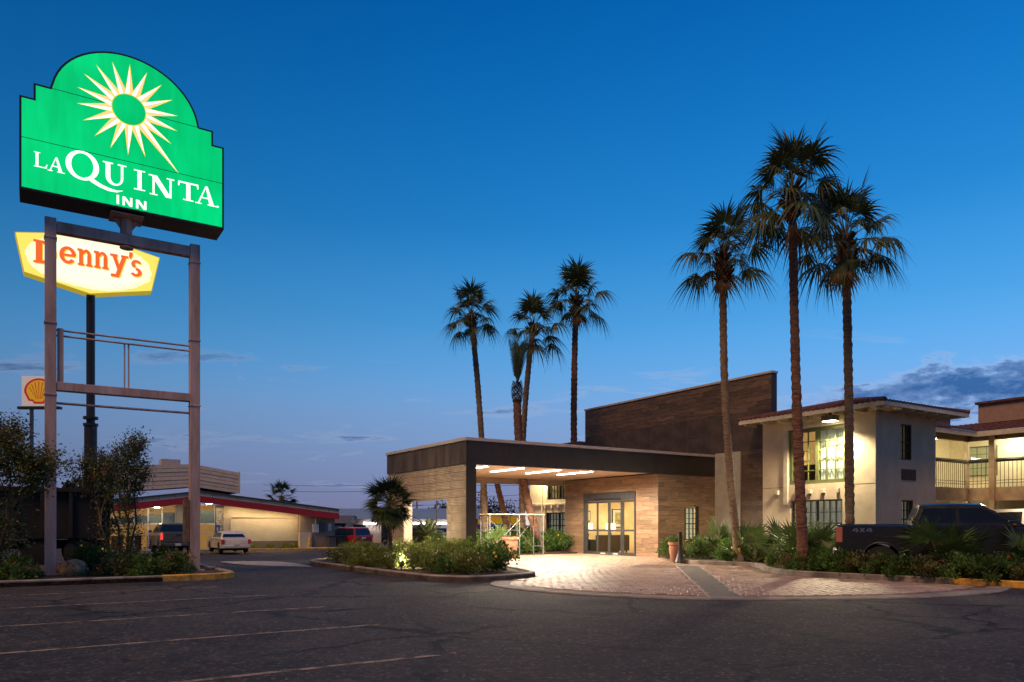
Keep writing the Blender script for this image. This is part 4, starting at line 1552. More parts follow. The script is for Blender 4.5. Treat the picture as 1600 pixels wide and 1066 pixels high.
def palm(name, label, base, top, bend=(0, 0, 0), r0=.24, r1=.15, nf=34, fs=1.0, seed=1, group=None, mt=None, boots=1.0, dead=3, elr=(86, -34), wind=0):
    """fan palm: base and top of the trunk are world points"""
    rr = random.Random(seed)
    base = Vector(base)
    t = thing(name, label, 'palm tree', base, 0, group)
    H = (Vector(top) - base).length
    n = int(H / .13)
    path = trunk_path((0, 0, 0), Vector(top) - base, bend, n)
    gg = G()
    rads = []
    for k in range(n + 1):
        s = k / n
        r = r1 + (r0 - r1) * (1 - s) ** 1.6 + (.05 * math.exp(-s * H / .35))
        rads.append(r * (1.09 if k % 2 else .94) * (1 + (rr.random() - .5) * .06))
    rings = []
    for k, p_ in enumerate(path):
        rings.append([(p_.x + rads[k] * (1 + rr.uniform(-.07, .07)) * math.cos(2 * math.pi * j / 12), p_.y + rads[k] * (1 + rr.uniform(-.07, .07)) * math.sin(2 * math.pi * j / 12), p_.z + rr.uniform(-.012, .012)) for j in range(12)])
    gg.loft(rings)
    gg.ob('trunk', mt or M_TRNK, t, smooth=25)
    tp = path[-1]
    if boots:
        gg = G()
        for k in range(int(90 * boots)):
            s = rr.random()
            z = -1.05 * boots * s
            a = k * 2.39996
            rad = r1 * (1.25 + .55 * math.sin(math.pi * min(1, s * 1.1)))
            c = tp + Vector((math.cos(a) * rad, math.sin(a) * rad, z))
            out = Vector((math.cos(a), math.sin(a), .75))
            sd = Vector((-math.sin(a), math.cos(a), 0)) * (.045 + .02 * rr.random())
            ln = .14 + .10 * rr.random()
            tip = c + out * ln
            up = Vector((0, 0, .03))
            gg.face([tuple(c - sd), tuple(c + sd), tuple(tip + sd * .45), tuple(tip - sd * .45)])
            gg.face([tuple(c - sd - up * 2), tuple(c + sd - up * 2), tuple(tip + sd * .45 - up), tuple(tip - sd * .45 - up)])
        gg.tube([tp + Vector((0, 0, -1.1 * boots)), tp + Vector((0, 0, -.5 * boots)), tp + Vector((0, 0, .05))], [r1, r1 * 1.5, r1 * 1.1], 9)
        gg.ob('leaf_bases', M_BOOT, t, fix=False)
    for k in range(nf):
        s = k / max(1, nf - 1)
        el = elr[0] + (elr[1] - elr[0]) * (s ** 1.05) + rr.uniform(-11, 11)
        a = k * 2.39996 + rr.uniform(-.3, .3)
        key = min(FAN, key=lambda q: abs(q - el))
        sc = fs * rr.uniform(.72, 1.20) * (1.08 if el > 55 else 1.0)
        f = link('frond', rr.choice(FAN[key]), t, tp + Vector((0, 0, -.30 * s * fs)), (rr.uniform(-.35, .35) + wind, -R(el), a))
        f.scale = (sc, sc, sc)
    for k in range(dead):
        a = rr.uniform(0, 6.28)
        f = link('dead_frond', rr.choice(DEADF), t, tp + Vector((0, 0, -.45)), (rr.uniform(-.3, .3), R(rr.uniform(68, 82)), a))
        f.scale = (fs * .8,) * 3
    return t


palm('palm_tree', 'palm with lit slanting trunk before the grey pilaster, shortest of the right three', (7.75, 25.5, .1), (7.15, 25.3, 10.65), (-.18, 0, 0), .140, .120, 27, .90, 21, 'tall fan palms on the right', M_TRNKG, 1.0, 2)
palm('palm_tree', 'tallest reddish trunked fan palm standing left of the lit upper window', (8.16, 20.9, .1), (7.80, 20.8, 10.75), (-.05, 0, 0), .150, .112, 28, .98, 22, 'tall fan palms on the right', None, .8, 2)
palm('palm_tree', 'fan palm behind the truck bed with swollen brown boots under its crown', (10.68, 23.6, .1), (10.45, 23.4, 10.45), (.03, 0, 0), .140, .125, 29, 1.02, 23, 'tall fan palms on the right', M_TRNKG, 1.2, 6)
palm('palm_tree', 'fan palm rising behind the canopy corner, leftmost of the back group', (-1.30, 36.5, -.1), (-2.0, 36.5, 11.7), (.15, 0, 0), .17, .13, 24, .92, 24, 'fan palms behind the canopy', M_TRNKG, .6, 1)
palm('palm_tree', 'middle fan palm of the back group, right behind the short date palm', (.55, 37.0, -.1), (1.05, 37.0, 11.3), (-.25, 0, 0), .17, .13, 24, .94, 25, 'fan palms behind the canopy', M_TRNKG, .5, 2)
palm('palm_tree', 'tallest palm of the back group, behind the low end of the dark wall', (3.35, 39.0, 0), (3.35, 39.0, 13.3), (-.12, 0, 0), .19, .15, 25, 1.02, 26, 'fan palms behind the canopy', None, 1.0, 1)
palm('palm_tree', 'thin leaning palm trunk seen under the canopy, crown hidden by the roof', (.05, 38.0, -.1), (-1.0, 38.0, 4.6), (0, 0, 0), .17, .14, 9, .45, 27, 'fan palms behind the canopy', None, .4, 0)

# short date palm with an upright tuft
dp = thing('date_palm', 'short date palm with stubby trunk and upright feathery tuft behind the canopy', 'palm tree', (1.45, 35.5, -.05))
gg = G()
pth = [Vector((0, 0, 0)), Vector((-.45, 0, 1.6)), Vector((-.85, 0, 3.2)), Vector((-1.08, 0, 4.8)), Vector((-1.18, 0, 6.4)), Vector((-1.2, 0, 7.4))]
pth = [Vector(q) for q in spline([tuple(p) for p in pth], 8)]
gg.tube(pth, [.19 * (1.09 if k % 2 else .93) for k in range(len(pth))], 11)
gg.ob('trunk', M_TRNK, dp, smooth=50)
gg = G()
rr = random.Random(4)
for k in range(150):
    z = 7.2 + 1.0 * (k / 150)
    a = k * 2.39996
    rad = .17 + .08 * math.sin(math.pi * k / 150)
    c = Vector((-1.2 + math.cos(a) * rad, math.sin(a) * rad, z))
    out = Vector((math.cos(a) * .6, math.sin(a) * .6, 1.0)) * .11
    sd = Vector((-math.sin(a), math.cos(a), 0)) * .05
    gg.face([tuple(c - sd), tuple(c + sd), tuple(c + out + sd * .5), tuple(c + out - sd * .5)])
gg.ob('leaf_bases', M_BOOT, dp, fix=False)
FEA = [feather_mesh(2.3, 40, .34, .12, 5 + k, (M_PALM, M_PETI)) for k in range(3)]
for k in range(15):
    f = link('frond', rr.choice(FEA), dp, (-1.2, 0, 8.1), (rr.uniform(-.4, .4), -R(rr.uniform(72, 90)), k * 2.4))
    f.scale = (rr.uniform(.85, 1.15),) * 3


def clump(name, label, x, y, z, n, fs, meshes, group=None, el=(80, 15), seed=1, stem=0.0, r=.07, cat='palm', tm=None):
    rr = random.Random(seed)
    t = thing(name, label, cat, (x, y, z), 0, group)
    if stem:
        gg = G()
        m = int(stem / .07)
        gg.tube([(0.02 * math.sin(k * .2), 0, stem * k / m) for k in range(m + 1)], [r * (1.12 if k % 2 else .92) for k in range(m + 1)], 9)
        gg.ob('trunk', tm or M_TRNK, t, smooth=50)
    for k in range(n):
        e = el[0] + (el[1] - el[0]) * (k / max(1, n - 1)) ** .8 + rr.uniform(-8, 8)
        f = link('frond', rr.choice(meshes), t, (0, 0, stem), (rr.uniform(-.5, .5), -R(e), k * 2.39996 + rr.uniform(-.3, .3)))
        f.scale = (fs * rr.uniform(.8, 1.15),) * 3
    return t


ROUND = [fan_mesh(20, .55, .60, 24, 118, .18, 90 + k, (M_PALM, M_PETI), .08) for k in range(3)]
clump('young_fan_palm', 'small fan palm on a thin trunk in front of the canopy end wall', -3.86, 23.6, .1, 46, .95, ROUND, None, (88, -58), 3, 2.0, .065)
SAGO = [feather_mesh(.95, 30, .20, .22, 15 + k, (M_PALM, M_PETI), .35, 45) for k in range(3)]
clump('sago_palm', 'low sago palm with arching feathery leaves seen through the end wall opening', -3.75, 33.0, -.1, 46, 1.0, SAGO, None, (80, -15), 4, 1.0, .17)
spots = [('beside the clay urn', 7.55, 27.2, .6), ('at the foot of the slanting palm', 8.15, 25.0, .62), ('left of the tall reddish palm trunk', 9.15, 24.6, .66), ('hugging the foot of the tall reddish palm trunk', 8.75, 21.6, .66),
         ('in front of the truck doors', 11.0, 19.0, .78), ('under the mirror of the truck', 12.55, 18.3, .5), ('left of the scaffold', -.75, 31.9, .55), ('in front of the lower barred window', 10.0, 24.9, .6), ('right of the canopy lobby window', 8.6, 27.9, .62)]
for k, (w_, x, y, s) in enumerate(spots):
    clump('fan_palm_seedling', 'bright young fan palm without a trunk, ' + w_, x, y, .15, 12, s * 1.5, STIFF, 'young fan palms in the beds', (86, 22), 30 + k)
clump('fan_palm', 'far palm with shaggy skirt of dead leaves behind the diner roof', -21.6, 70, -.6, 40, 1.0, STIFFD, None, (80, -70), 9, 4.6, .22, 'palm tree')
far = bpy.data.objects['fan_palm']
rr = random.Random(8)
for k in range(34):
    f = link('dead_frond', rr.choice(DEADF), far, (0, 0, 4.4 - .9 * rr.random()), (rr.uniform(-.3, .3), R(rr.uniform(60, 86)), k * 2.4))
    f.scale = (rr.uniform(.9, 1.3),) * 3


# --- shrubs
def leaf_cloud(n, clumps, leaf, rx, ry, h, seed, up=.35, flower=0, flat_=.2, spiky=0.0):
    rr = random.Random(seed)
    gg = G()
    cs_ = []
    for k in range(clumps):
        a = rr.uniform(0, 6.283)
        r = math.sqrt(rr.random())
        z = rr.uniform(.18, 1.0)
        k2 = math.sqrt(max(.05, 1 - (z - .25) ** 2 * 1.2))
        cs_.append((rx * r * k2 * math.cos(a), ry * r * k2 * math.sin(a), h * z * (1 - .3 * r * r), rr.uniform(.10, .22)))
    for k in range(n):
        cx, cy, cz, cr = rr.choice(cs_)
        cr *= (rx + ry + h) / 1.6
        d = Vector((rr.gauss(0, 1), rr.gauss(0, 1), rr.gauss(0, .8)))
        d.normalize()
        rad = cr * rr.random() ** .45
        p = Vector((cx, cy, cz)) + d * rad
        if p.z < .02:
            p.z = .02 + rr.random() * .1
        ax = (d + Vector((rr.uniform(-1, 1), rr.uniform(-1, 1), rr.uniform(-.3, 1) + up + spiky))).normalized()
        sd = ax.cross(Vector((rr.uniform(-1, 1), rr.uniform(-1, 1), rr.uniform(-1, 1)))).normalized()
        s = leaf * rr.uniform(.6, 1.3)
        w = s * (.34 if not spiky else .10)
        s *= (1 if not spiky else 2.2)
        nrm = ax.cross(sd) * s * .12
        a, b, c = p, p + ax * s * .5, p + ax * s
        m = 1 if flower and rr.random() < flower and p.z > h * .45 else 0
        if m:
            w = s = leaf * .55
            gg.face([tuple(p + sd * w), tuple(p + ax * w), tuple(p - sd * w), tuple(p - ax * w)], 1)
        else:
            gg.face([tuple(a), tuple(b + sd * w + nrm), tuple(c), tuple(b - sd * w + nrm)])
    return gg


M_LEAF = [mat('shrub_leaf_green', (.088, .165, .030), .5, .4, 3.0, objvar=.3, trans=.5),
          mat('shrub_leaf_lime', (.205, .250, .045), .55, .4, 3.0, objvar=.3, trans=.5),
          mat('shrub_leaf_olive', (.115, .135, .038), .6, .45, 3.0, objvar=.3, trans=.22)]
M_FLW = {'y': mat('yellow_flower', (.70, .45, .04), .6, .1), 'r': mat('red_flower', (.55, .05, .03), .6, .1), 'p': mat('pink_flower', (.30, .05, .16), .7, .3), 'w': mat('pale_flower', (.55, .5, .3), .6, .1)}


def shrub_mesh(kind, seed):
    spec = {'leafy': (1500, 26, .085, .62, .58, .72, 0, 'y', .012, 0), 'lantana': (1700, 24, .062, .70, .62, .66, 1, 'w', .05, 0), 'wispy': (1500, 30, .075, .50, .48, 1.10, 1, 'w', .06, 1.3),
            'red': (1400, 22, .075, .60, .55, .55, 2, 'r', .025, 0), 'dark': (1300, 22, .085, .58, .55, .55, 0, 'r', .008, 0)}[kind]
    n, cl, leaf, rx, ry, h, mi, fl, ff, sp = spec
    gg = leaf_cloud(n, cl, leaf, rx, ry, h, seed, .35, ff, .2, sp)
    me = gg.mesh('foliage')
    me.materials.append(M_LEAF[mi])
    me.materials.append(M_FLW[fl])
    me.polygons.foreach_set('material_index', gg.m)
    st = G()
    rr = random.Random(seed)
    for k in range(7):
        a = rr.uniform(0, 6.28)
        st.tube([(0, 0, -.05), (rx * .4 * math.cos(a), ry * .4 * math.sin(a), h * .5), (rx * .7 * math.cos(a + .3), ry * .7 * math.sin(a + .3), h * .85)], [.014, .010, .004], 4)
    ms = st.mesh('stem')
    ms.materials.append(M_BARK)
    return me, ms


M_BARK = mat('bark', (.13, .085, .055), .9, .4, 6.0, .6, 30, stretch=(1, 1, .3))
SH = {k: [shrub_mesh(k, 100 + 7 * i + len(k)) for i in range(3)] for k in ('leafy', 'lantana', 'wispy', 'red', 'dark')}


def shrub(kind, x, y, z, s, sz, label, group):
    me, ms = rnd.choice(SH[kind])
    t = thing('shrub', label, 'shrub', (x, y, z), rnd.uniform(0, 6.28), group)
    t.scale = (s, s, s * sz)
    link('foliage', me, t)
    link('stem', ms, t)
    return t


def fill(poly, step, fn, seed, holes=()):
    rr = random.Random(seed)
    us = [p[0] for p in poly]
    vs = [p[1] for p in poly]
    pts = []
    u = min(us)
    row = 0
    while u < max(us):
        v = min(vs) + (row % 2) * step * .5
        while v < max(vs):
            q = (u + rr.uniform(-.22, .22) * step, v + rr.uniform(-.22, .22) * step)
            if inside(q, poly):
                fn(q, rr)
            v += step
        u += step * .87
        row += 1


isl_in = [(-4.1, 2.6), (-4.25, -1.8), (-4.05, -5.8), (-3.6, -6.55), (-2.5, -6.55), (-1.95, -6.2), (-1.5, -4.9), (-.95, -2.6), (-.55, -.6), (-.6, 1.0), (-.7, 4.0), (-2.5, 4.4)]


def isl_zone(u, v):
    if v > 1.6:
        return 'at the far left end of the canopy island'
    if u > -1.9 and v > -4.5:
        return 'against the end wall side of the canopy island'
    if v > -1.2:
        return 'beside the small fan palm in the canopy island'
    if v > -3.6:
        return 'on the roadside kerb, middle of the canopy island' if u < -2.9 else 'in the middle of the canopy island'
    if v > -5.4:
        return 'near the front of the canopy island, road side' if u < -2.9 else 'near the front of the canopy island, drive side'
    return 'at the near kerb tip of the canopy island'


def bed_zone(u, v):
    if v > -2.0:
        return 'below the lobby side window'
    if v > -4.4:
        return 'between the clay urn and the slanting palm' if u < 9.6 else 'at the foot of the grey pilaster'
    if v > -6.6:
        return 'around the foot of the slanting palm' if u < 9.8 else 'below the left edge of the cream block'
    if v > -8.6:
        return 'left of the tall reddish palm trunk' if u < 8.6 else 'below the barred lower window'
    if v > -9.6:
        return 'right of the tall reddish palm trunk'
    if v > -13:
        return 'in front of the truck bed'
    return 'in front of the truck doors' if v > -15.2 else 'at the yellow kerb in the right corner'


def isl_fn(q, rr):
    p = W(*q)
    v = q[1]
    kind = rr.choice(['lantana', 'lantana', 'wispy', 'leafy']) if v > -5.3 else rr.choice(['leafy', 'dark', 'lantana'])
    if -4.6 < v < -2.0 and q[0] > -3.4:
        kind = rr.choice(['wispy', 'wispy', 'lantana'])
    lab = {'lantana': 'lime green flowering shrub ', 'wispy': 'tall wispy shrub with pale seed heads ', 'leafy': 'glossy green leafy shrub ', 'dark': 'dark green leafy shrub '}[kind] + isl_zone(*q)
    far_ = sstep((v + 3.0) / 5.0)
    shrub(kind, p.x, p.y, .1, rr.uniform(.85, 1.1) * (1 - .12 * far_), rr.uniform(.80, 1.08) * (1 - .18 * far_) * (.85 if kind == 'wispy' else 1), lab, kind + ' shrubs ' + isl_zone(*q))


fill(isl_in, .92, isl_fn, 5)
bed_in = [(8.6, -1.0), (7.9, -3.1), (7.2, -4.4), (7.75, -6.8), (6.0, -8.7), (5.2, -10.0), (5.3, -11.5), (5.75, -14.2), (6.0, -16.8), (8.9, -16.6), (7.6, -14.0), (5.9, -11.2), (6.4, -9.6), (8.5, -8.4), (11.3, -8.0), (11.6, -3.0), (12.2, -.6)]


def bed_fn(q, rr):
    p = W(*q)
    if q[0] > 10.2 and rr.random() < .35:
        return
    if q[1] < -9.6:
        kind = rr.choice(['red', 'dark', 'dark'])
        lab = ('low dark green shrub ' if kind == 'dark' else 'low olive shrub with red blooms ') + bed_zone(*q)
        s = rr.uniform(.80, 1.0)
    else:
        kind = rr.choice(['leafy', 'leafy', 'lantana', 'red'])
        lab = {'leafy': 'glossy green bed shrub ', 'lantana': 'lime flowering bed shrub ', 'red': 'olive bed shrub with red blooms '}[kind] + bed_zone(*q)
        s = rr.uniform(.85, 1.1)
    shrub(kind, p.x, p.y, .1, s, rr.uniform(.9, 1.15), lab, kind + ' shrubs ' + bed_zone(*q))


fill(bed_in, .95, bed_fn, 6)
for k in range(9):
    v_ = -9.7 - k * .62
    q_ = W(5.35 + (.1 if k > 5 else 0) + rnd.uniform(-.08, .12), v_)
    shrub('dark' if k % 3 else 'red', q_.x, q_.y, .1, rnd.uniform(.78, .92), rnd.uniform(1.0, 1.2), 'dense low shrub along the kerb in front of the truck rear wheel', 'shrubs before the truck wheel')
back_in = [(1.6, 5.6), (8.9, 5.6), (9.0, 6.6), (11, 9.0), (3, 9), (1.0, 6.9)]
fill(back_in, 1.0, lambda q, rr: shrub('leafy', *W(*q)[:2], .1, rr.uniform(1.0, 1.25), rr.uniform(.9, 1.2), 'bright green leafy shrub behind the scaffold under the canopy', 'shrubs behind the scaffold'), 7)
pyl_in = [(-12.2, -2.2), (-8.9, -2.2), (-8.9, .6), (-12.2, .6)]
fill(pyl_in, .95, lambda q, rr: shrub(rr.choice(['dark', 'leafy', 'red']), *W(*q)[:2], .08, rr.uniform(.8, 1.05), rr.uniform(.9, 1.1), 'dark leafy shrub at the foot of the pylon sign posts', 'shrubs under the pylon sign'), 8)
for u, v in ((-13.2, -1.9), (-13.9, -.6)):
    shrub('dark', *W(u, v)[:2], .08, .85, 1.1, 'round dark shrub left of the pylon sign post', 'shrubs left of the pylon sign')


# --- crape myrtles
def myrtle(name, label, base, H, spread, seed, leaves, lean=(0, 0)):
    rr = random.Random(seed)
    t = thing(name, label, 'tree', base)
    br = G()
    tips = []
    low = []

    def grow(p, d, ln, r, lev):
        q = p
        pts, rs = [p], [r]
        for k in range(4):
            d = (d + Vector((rr.uniform(-.18, .18), rr.uniform(-.18, .18), rr.uniform(-.02, .12)))).normalized()
            q = q + d * ln / 4
            pts.append(q)
            rs.append(r * (1 - .16 * (k + 1)))
        br.tube(pts, rs, 6)
        if lev == 0:
            low.extend(pts[2:])
        if lev >= 1:
            tips.extend(pts[2:] if lev < 3 else pts[1:])
        if lev < 4:
            for k in range(2 if lev < 1 else 3):
                a = rr.uniform(0, 6.28)
                nd = (d + Vector((math.cos(a), math.sin(a), rr.uniform(-.15, .35))) * (.55 if lev < 2 else .85)).normalized()
                grow(pts[-1] if k == 0 else pts[rr.choice((2, 3, 4))], nd, ln * rr.uniform(.58, .78), r * .52, lev + 1)
    for k in range(4):
        a = k * 1.57 + rr.uniform(-.4, .4)
        grow(Vector((math.cos(a) * .10, math.sin(a) * .10, -.1)), Vector((math.cos(a) * .32 + lean[0], math.sin(a) * .32 + lean[1], 1)).normalized(), H * .36, .075, 0)
    br.ob('trunk', M_BARK, t, smooth=50)
    gg = G()
    for k in range(leaves):
        c = rr.choice(tips) if rr.random() > .16 else rr.choice(low) + Vector((rr.gauss(0, .22), rr.gauss(0, .22), rr.gauss(-.1, .3)))
        p = c + Vector((rr.gauss(0, .12), rr.gauss(0, .12), rr.gauss(0, .11)))
        ax = Vector((rr.uniform(-1, 1), rr.uniform(-1, 1), rr.uniform(-.7, .7))).normalized()
        sd = ax.cross(Vector((rr.uniform(-1, 1), rr.uniform(-1, 1), 1))).normalized()
        s = rr.uniform(.05, .105)
        gg.face([tuple(p), tuple(p + ax * s * .5 + sd * s * .3), tuple(p + ax * s), tuple(p + ax * s * .5 - sd * s * .3)], 2 if rr.random() < .14 else 0)
    hi = sorted(tips, key=lambda q: -q.z - .5 * math.hypot(q.x, q.y))[:len(tips) // 3]
    for k in range(46):
        c = rr.choice(hi) + Vector((rr.gauss(0, .08), rr.gauss(0, .08), .06))
        for j in range(24):
            p = c + Vector((rr.gauss(0, .05), rr.gauss(0, .05), rr.gauss(0, .08)))
            ax = Vector((rr.uniform(-1, 1), rr.uniform(-1, 1), rr.uniform(-1, 1))).normalized()
            sd = ax.cross(Vector((0.3, .5, 1))).normalized()
            s = .022
            gg.face([tuple(p - ax * s), tuple(p + sd * s), tuple(p + ax * s), tuple(p - sd * s)], 1)
    gg.ob('crown', [mat('myrtle_leaf', (.105, .140, .036), .6, .4, 4.0, trans=.35), M_FLW['p'], mat('myrtle_leaf_red', (.15, .065, .03), .6, .4, 4.0, trans=.35)], t, fix=False)
    return t


b1, b2 = W(-13.75, -.9), W(-10.75, .9)
myrtle('crape_myrtle', 'crape myrtle with purple blossoms at the left picture edge', (b1.x, b1.y, .05), 4.7, 1.6, 3, 19000, (-.05, 0))
myrtle('crape_myrtle', 'crape myrtle with pink blossoms between the pylon sign posts', (b2.x, b2.y, .05), 4.35, 1.4, 12, 15000).scale = (.72, .72, 1.02)
bo = thing('boulder', 'rounded tan boulder at the foot of the pylon sign', 'rock', W(-12.0, -.9, .05))
gg = G()
rings = []
for k in range(9):
    ph = -1.2 + k * (2.7 / 8)
    ring = []
    for j in range(16):
        a = 2 * math.pi * j / 16
        w = 1 + .10 * math.sin(3 * a + k) + .07 * math.sin(5 * a + 2.0 * k)
        ring.append((.55 * math.cos(ph) * math.cos(a) * w, .45 * math.cos(ph) * math.sin(a) * w, .26 + .40 * math.sin(ph) * (1 + .08 * math.sin(2 * a))))
    rings.append(ring)
gg.loft(rings)
gg.ob('stone', mat('boulder', (.42, .26, .13), .85, .45, 5.0, .9, 9), bo, smooth=True)
bo.scale = (.62, .62, .68)

# ------------------------------------------------------------------ vehicles
M_TYRE = mat('tyre_rubber', (.014, .014, .015), .85, .2)
M_RIM = mat('alloy_rim', (.35, .35, .36), .3, .1, metal=.9)
M_CHROME = mat('chrome', (.65, .65, .66), .18, .05, metal=1.0)
M_TAIL = mat('tail_lens', (.32, .03, .025), .2, .1, emit=(1, .05, .03), estr=.05)
M_TAILON = mat('tail_lens_lit', (.45, .03, .02), .2, .1, emit=(1, .06, .03), estr=1.0)
M_TAILP = mat('tail_lens_pale', (.48, .16, .12), .2, .1)
M_HEAD = mat('head_lens', (.6, .6, .62), .15, .05)
M_PLATE = mat('licence_plate', (.6, .6, .58), .5, .15)
M_UNDER = mat('underbody', (.012, .012, .012), .8, .1)


def arch_bottom(S):
    pts = []
    zb = S['zb']
    for x in sorted(S['wheels'], reverse=True):
        ra = S['wr'] * 1.17
        h = S['wr'] * .98
        a0 = math.asin(max(-1, min(1, (zb - h) / ra)))
        n = 12
        for k in range(n + 1):
            a = a0 + (math.pi - 2 * a0) * k / n
            pts.append((x + ra * math.cos(a), h + ra * math.sin(a)))
    return pts


def layers(gg, pts, ws, ins):
    """side outline stacked across the width: ws half widths, ins shrink towards the centroid"""
    cx = sum(p[0] for p in pts) / len(pts)
    cz = sum(p[1] for p in pts) / len(pts)
    lx = max(p[0] for p in pts) - min(p[0] for p in pts)
    lz = max(p[1] for p in pts) - min(p[1] for p in pts)
    rings = []
    seq = [(-w, i) for w, i in zip(ws, ins)] + [(w, i) for w, i in reversed(list(zip(ws, ins)))]
    for w, i in seq:
        kx, kz = 1 - 2 * i / lx, 1 - 2 * i / lz
        rings.append([(cx + (p[0] - cx) * kx, w, cz + (p[1] - cz) * kz) for p in pts])
    gg.loft(rings)


def vehicle(name, label, cat, x, y, z, head, S, paint, group=None, lit=False, plate=True):
    t = thing(name, label, cat, (x, y, z), head, group)
    t.location = Vector((x, y, z)) - Matrix.Rotation(head, 3, 'Z') @ Vector((S['L'] * .0, 0, 0))
    w, zb = S['w'], S['zb']
    low = S['top'] + arch_bottom(S)
    gg = G()
    layers(gg, low, [w - .0, w - .05, w - .16], [.045, .012, 0])
    body = gg.ob('body', paint, t, smooth=38)
    G().box(S['wheels'][0] - .3, S['wheels'][-1] + .3, -w + .22, w - .22, zb - .12, zb + .25).ob('underbody', M_UNDER, t)
    # greenhouse: rear base, rear roof, front roof, front base
    gh = S['gh']
    zb0, zr = gh[0][1], (gh[1][1] + gh[2][1]) / 2
    wb_, wr_ = w - .07, S['wroof']

    def hw(zz):
        return wb_ + (wr_ - wb_) * (zz - zb0) / (zr - zb0)
    prof = [gh[0], gh[1], ((gh[1][0] * 2 + gh[2][0]) / 3, zr + .025), ((gh[1][0] + gh[2][0] * 2) / 3, zr + .025), gh[2], gh[3]]
    rings = []
    for s, dz in ((-1, 0), (-.86, .035), (.86, .035), (1, 0)):
        rings.append([(p[0], s * hw(p[1]), p[1] + (dz if p[1] > zb0 + .2 else 0)) for p in prof])
    gg = G()
    gg.loft(rings)
    cab = gg.ob('cabin', paint, t, smooth=38)
    zl, zh = zb0 + .05, zr - .075

    def xr(zz):
        return gh[0][0] + (gh[1][0] - gh[0][0]) * (zz - gh[0][1]) / (gh[1][1] - gh[0][1])

    def xf_(zz):
        return gh[3][0] + (gh[2][0] - gh[3][0]) * (zz - gh[3][1]) / (gh[2][1] - gh[3][1])
    cuts = [None] + list(S['pillars']) + [None]
    for s in (-1, 1):
        for k in range(len(cuts) - 1):
            poly = []
            for zz, first in ((zl, 1), (zh, 0)):
                a = xr(zz) + .10 if cuts[k] is None else cuts[k] + .035
                b = xf_(zz) - .13 if cuts[k + 1] is None else cuts[k + 1] - .035
                poly += [(a, zz), (b, zz)] if first else [(b, zz), (a, zz)]
            gg = G()
            gg.face([(q[0], s * (hw(q[1]) + .012), q[1]) for q in poly])
            gg.ob('side_window', M_CARG, t, fix=False)
            gg = G()
            for (xa, za), (xb, zb_) in zip(poly, poly[1:] + poly[:1]):
                gg.tube([(xa, s * (hw(za) + .010), za), (xb, s * (hw(zb_) + .010), zb_)], .010, 4)
            gg.ob('window_trim', M_BLK, t)
    for nm, (xa, za), (xb, zb_), sg_ in (('windshield', gh[3], gh[2], 1), ('rear_window', gh[0], gh[1], -1)):
        gg = G()
        d = .015 * sg_
        q = []
        for (px, pz), inset_ in (((xa + (xb - xa) * .08, za + (zb_ - za) * .08), .10), ((xa + (xb - xa) * .90, za + (zb_ - za) * .90), .12)):
            q.append((px + d, hw(pz) - inset_, pz + .012))
        gg.face([(q[0][0], -q[0][1], q[0][2]), (q[0][0], q[0][1], q[0][2]), (q[1][0], q[1][1], q[1][2]), (q[1][0], -q[1][1], q[1][2])])
        gg.ob(nm, M_CARG, t, fix=False)
    for wx in S['wheels']:
        for s in (-1, 1):
            r = S['wr']
            wh = G()
            wh.loft([[(r * q * math.cos(a * math.pi / 12), yy, r * q * math.sin(a * math.pi / 12)) for a in range(24)] for q, yy in ((.70, -.115), (.95, -.115), (1, -.08), (1, .08), (.95, .115), (.70, .115))])
            wo_ = wh.ob('tyre', M_TYRE, t, (wx, s * (w - .14), r), smooth=40)
            rm = G()
            rm.loft([[(r * q * math.cos(a * math.pi / 12), s * yy, r * q * math.sin(a * math.pi / 12)) for a in range(24)] for q, yy in ((.70, .10), (.66, .118), (.60, .10), (.58, .06), (.02, .05))])
            for k in range(6):
                a = k * math.pi / 3
                ca, sa = math.cos(a), math.sin(a)
                rm.loft([[(r * q * ca - wd * sa, s * yy, r * q * sa + wd * ca) for wd, yy in ((-hw_, .075), (hw_, .075), (hw_, .11), (-hw_, .11))] for q, hw_ in ((.08, .045), (.62, .03))])
            rm.ob('rim', M_RIM, wo_, smooth=30)
    xr0 = min(p[0] for p in S['top'])
    for s in (-1, 1):
        z0, z1, tw, tl = S['tail']
        G().box(xr0 - .018, xr0 + tl, s * (w - tw / 2 + .004) - tw / 2, s * (w - tw / 2 + .004) + tw / 2, z0, z1).ob('tail_light', S.get('tailmat', M_TAILON if lit else M_TAIL), t, bevel=.015)
        xf0 = max(p[0] for p in S['top'])
        G().box(xf0 - .35, xf0 - .02, s * (w - .16) - .14, s * (w - .16) + .14, S['headz'] - .09, S['headz'] + .07).ob('headlight', M_HEAD, t, bevel=.02)
        mx, mz = S['mirror']
        G().box(mx - .06, mx + .10, s * (w + .02), s * (w + .20), mz - .08, mz + .09).ob('mirror', paint if S.get('mirbody', 1) else M_BLK, t, bevel=.025)
        for hx in S['handles']:
            G().box(hx - .09, hx + .09, s * (w - .005) - .012, s * (w - .005) + .028 * (1 if s > 0 else 1), S['handz'] - .018, S['handz'] + .018).ob('door_handle', M_CHROME, t, bevel=.006)
        for dx in S.get('seams', ()):
            G().box(dx - .006, dx + .006, s * (w + .0015) - .002, s * (w + .0015) + .002, zb + .08, zb0 - .01).ob('door_seam', M_BLK, t)
    bz = S['bumpz']
    G().box(xr0 - .07, xr0 + .10, -w + .04, w - .04, bz - .11, bz + .09).ob('rear_bumper', S.get('bumpmat', paint), t, bevel=.035)
    xf0 = max(p[0] for p in S['top'])
    G().box(xf0 - .10, xf0 + .06, -w + .05, w - .05, bz - .13, bz + .09).ob('front_bumper', S.get('bumpmat', paint), t, bevel=.035)
    G().box(xf0 - .03, xf0 + .012, -w + .38, w - .38, bz + .11, S['headz'] + .06).ob('grille', M_BLK, t)
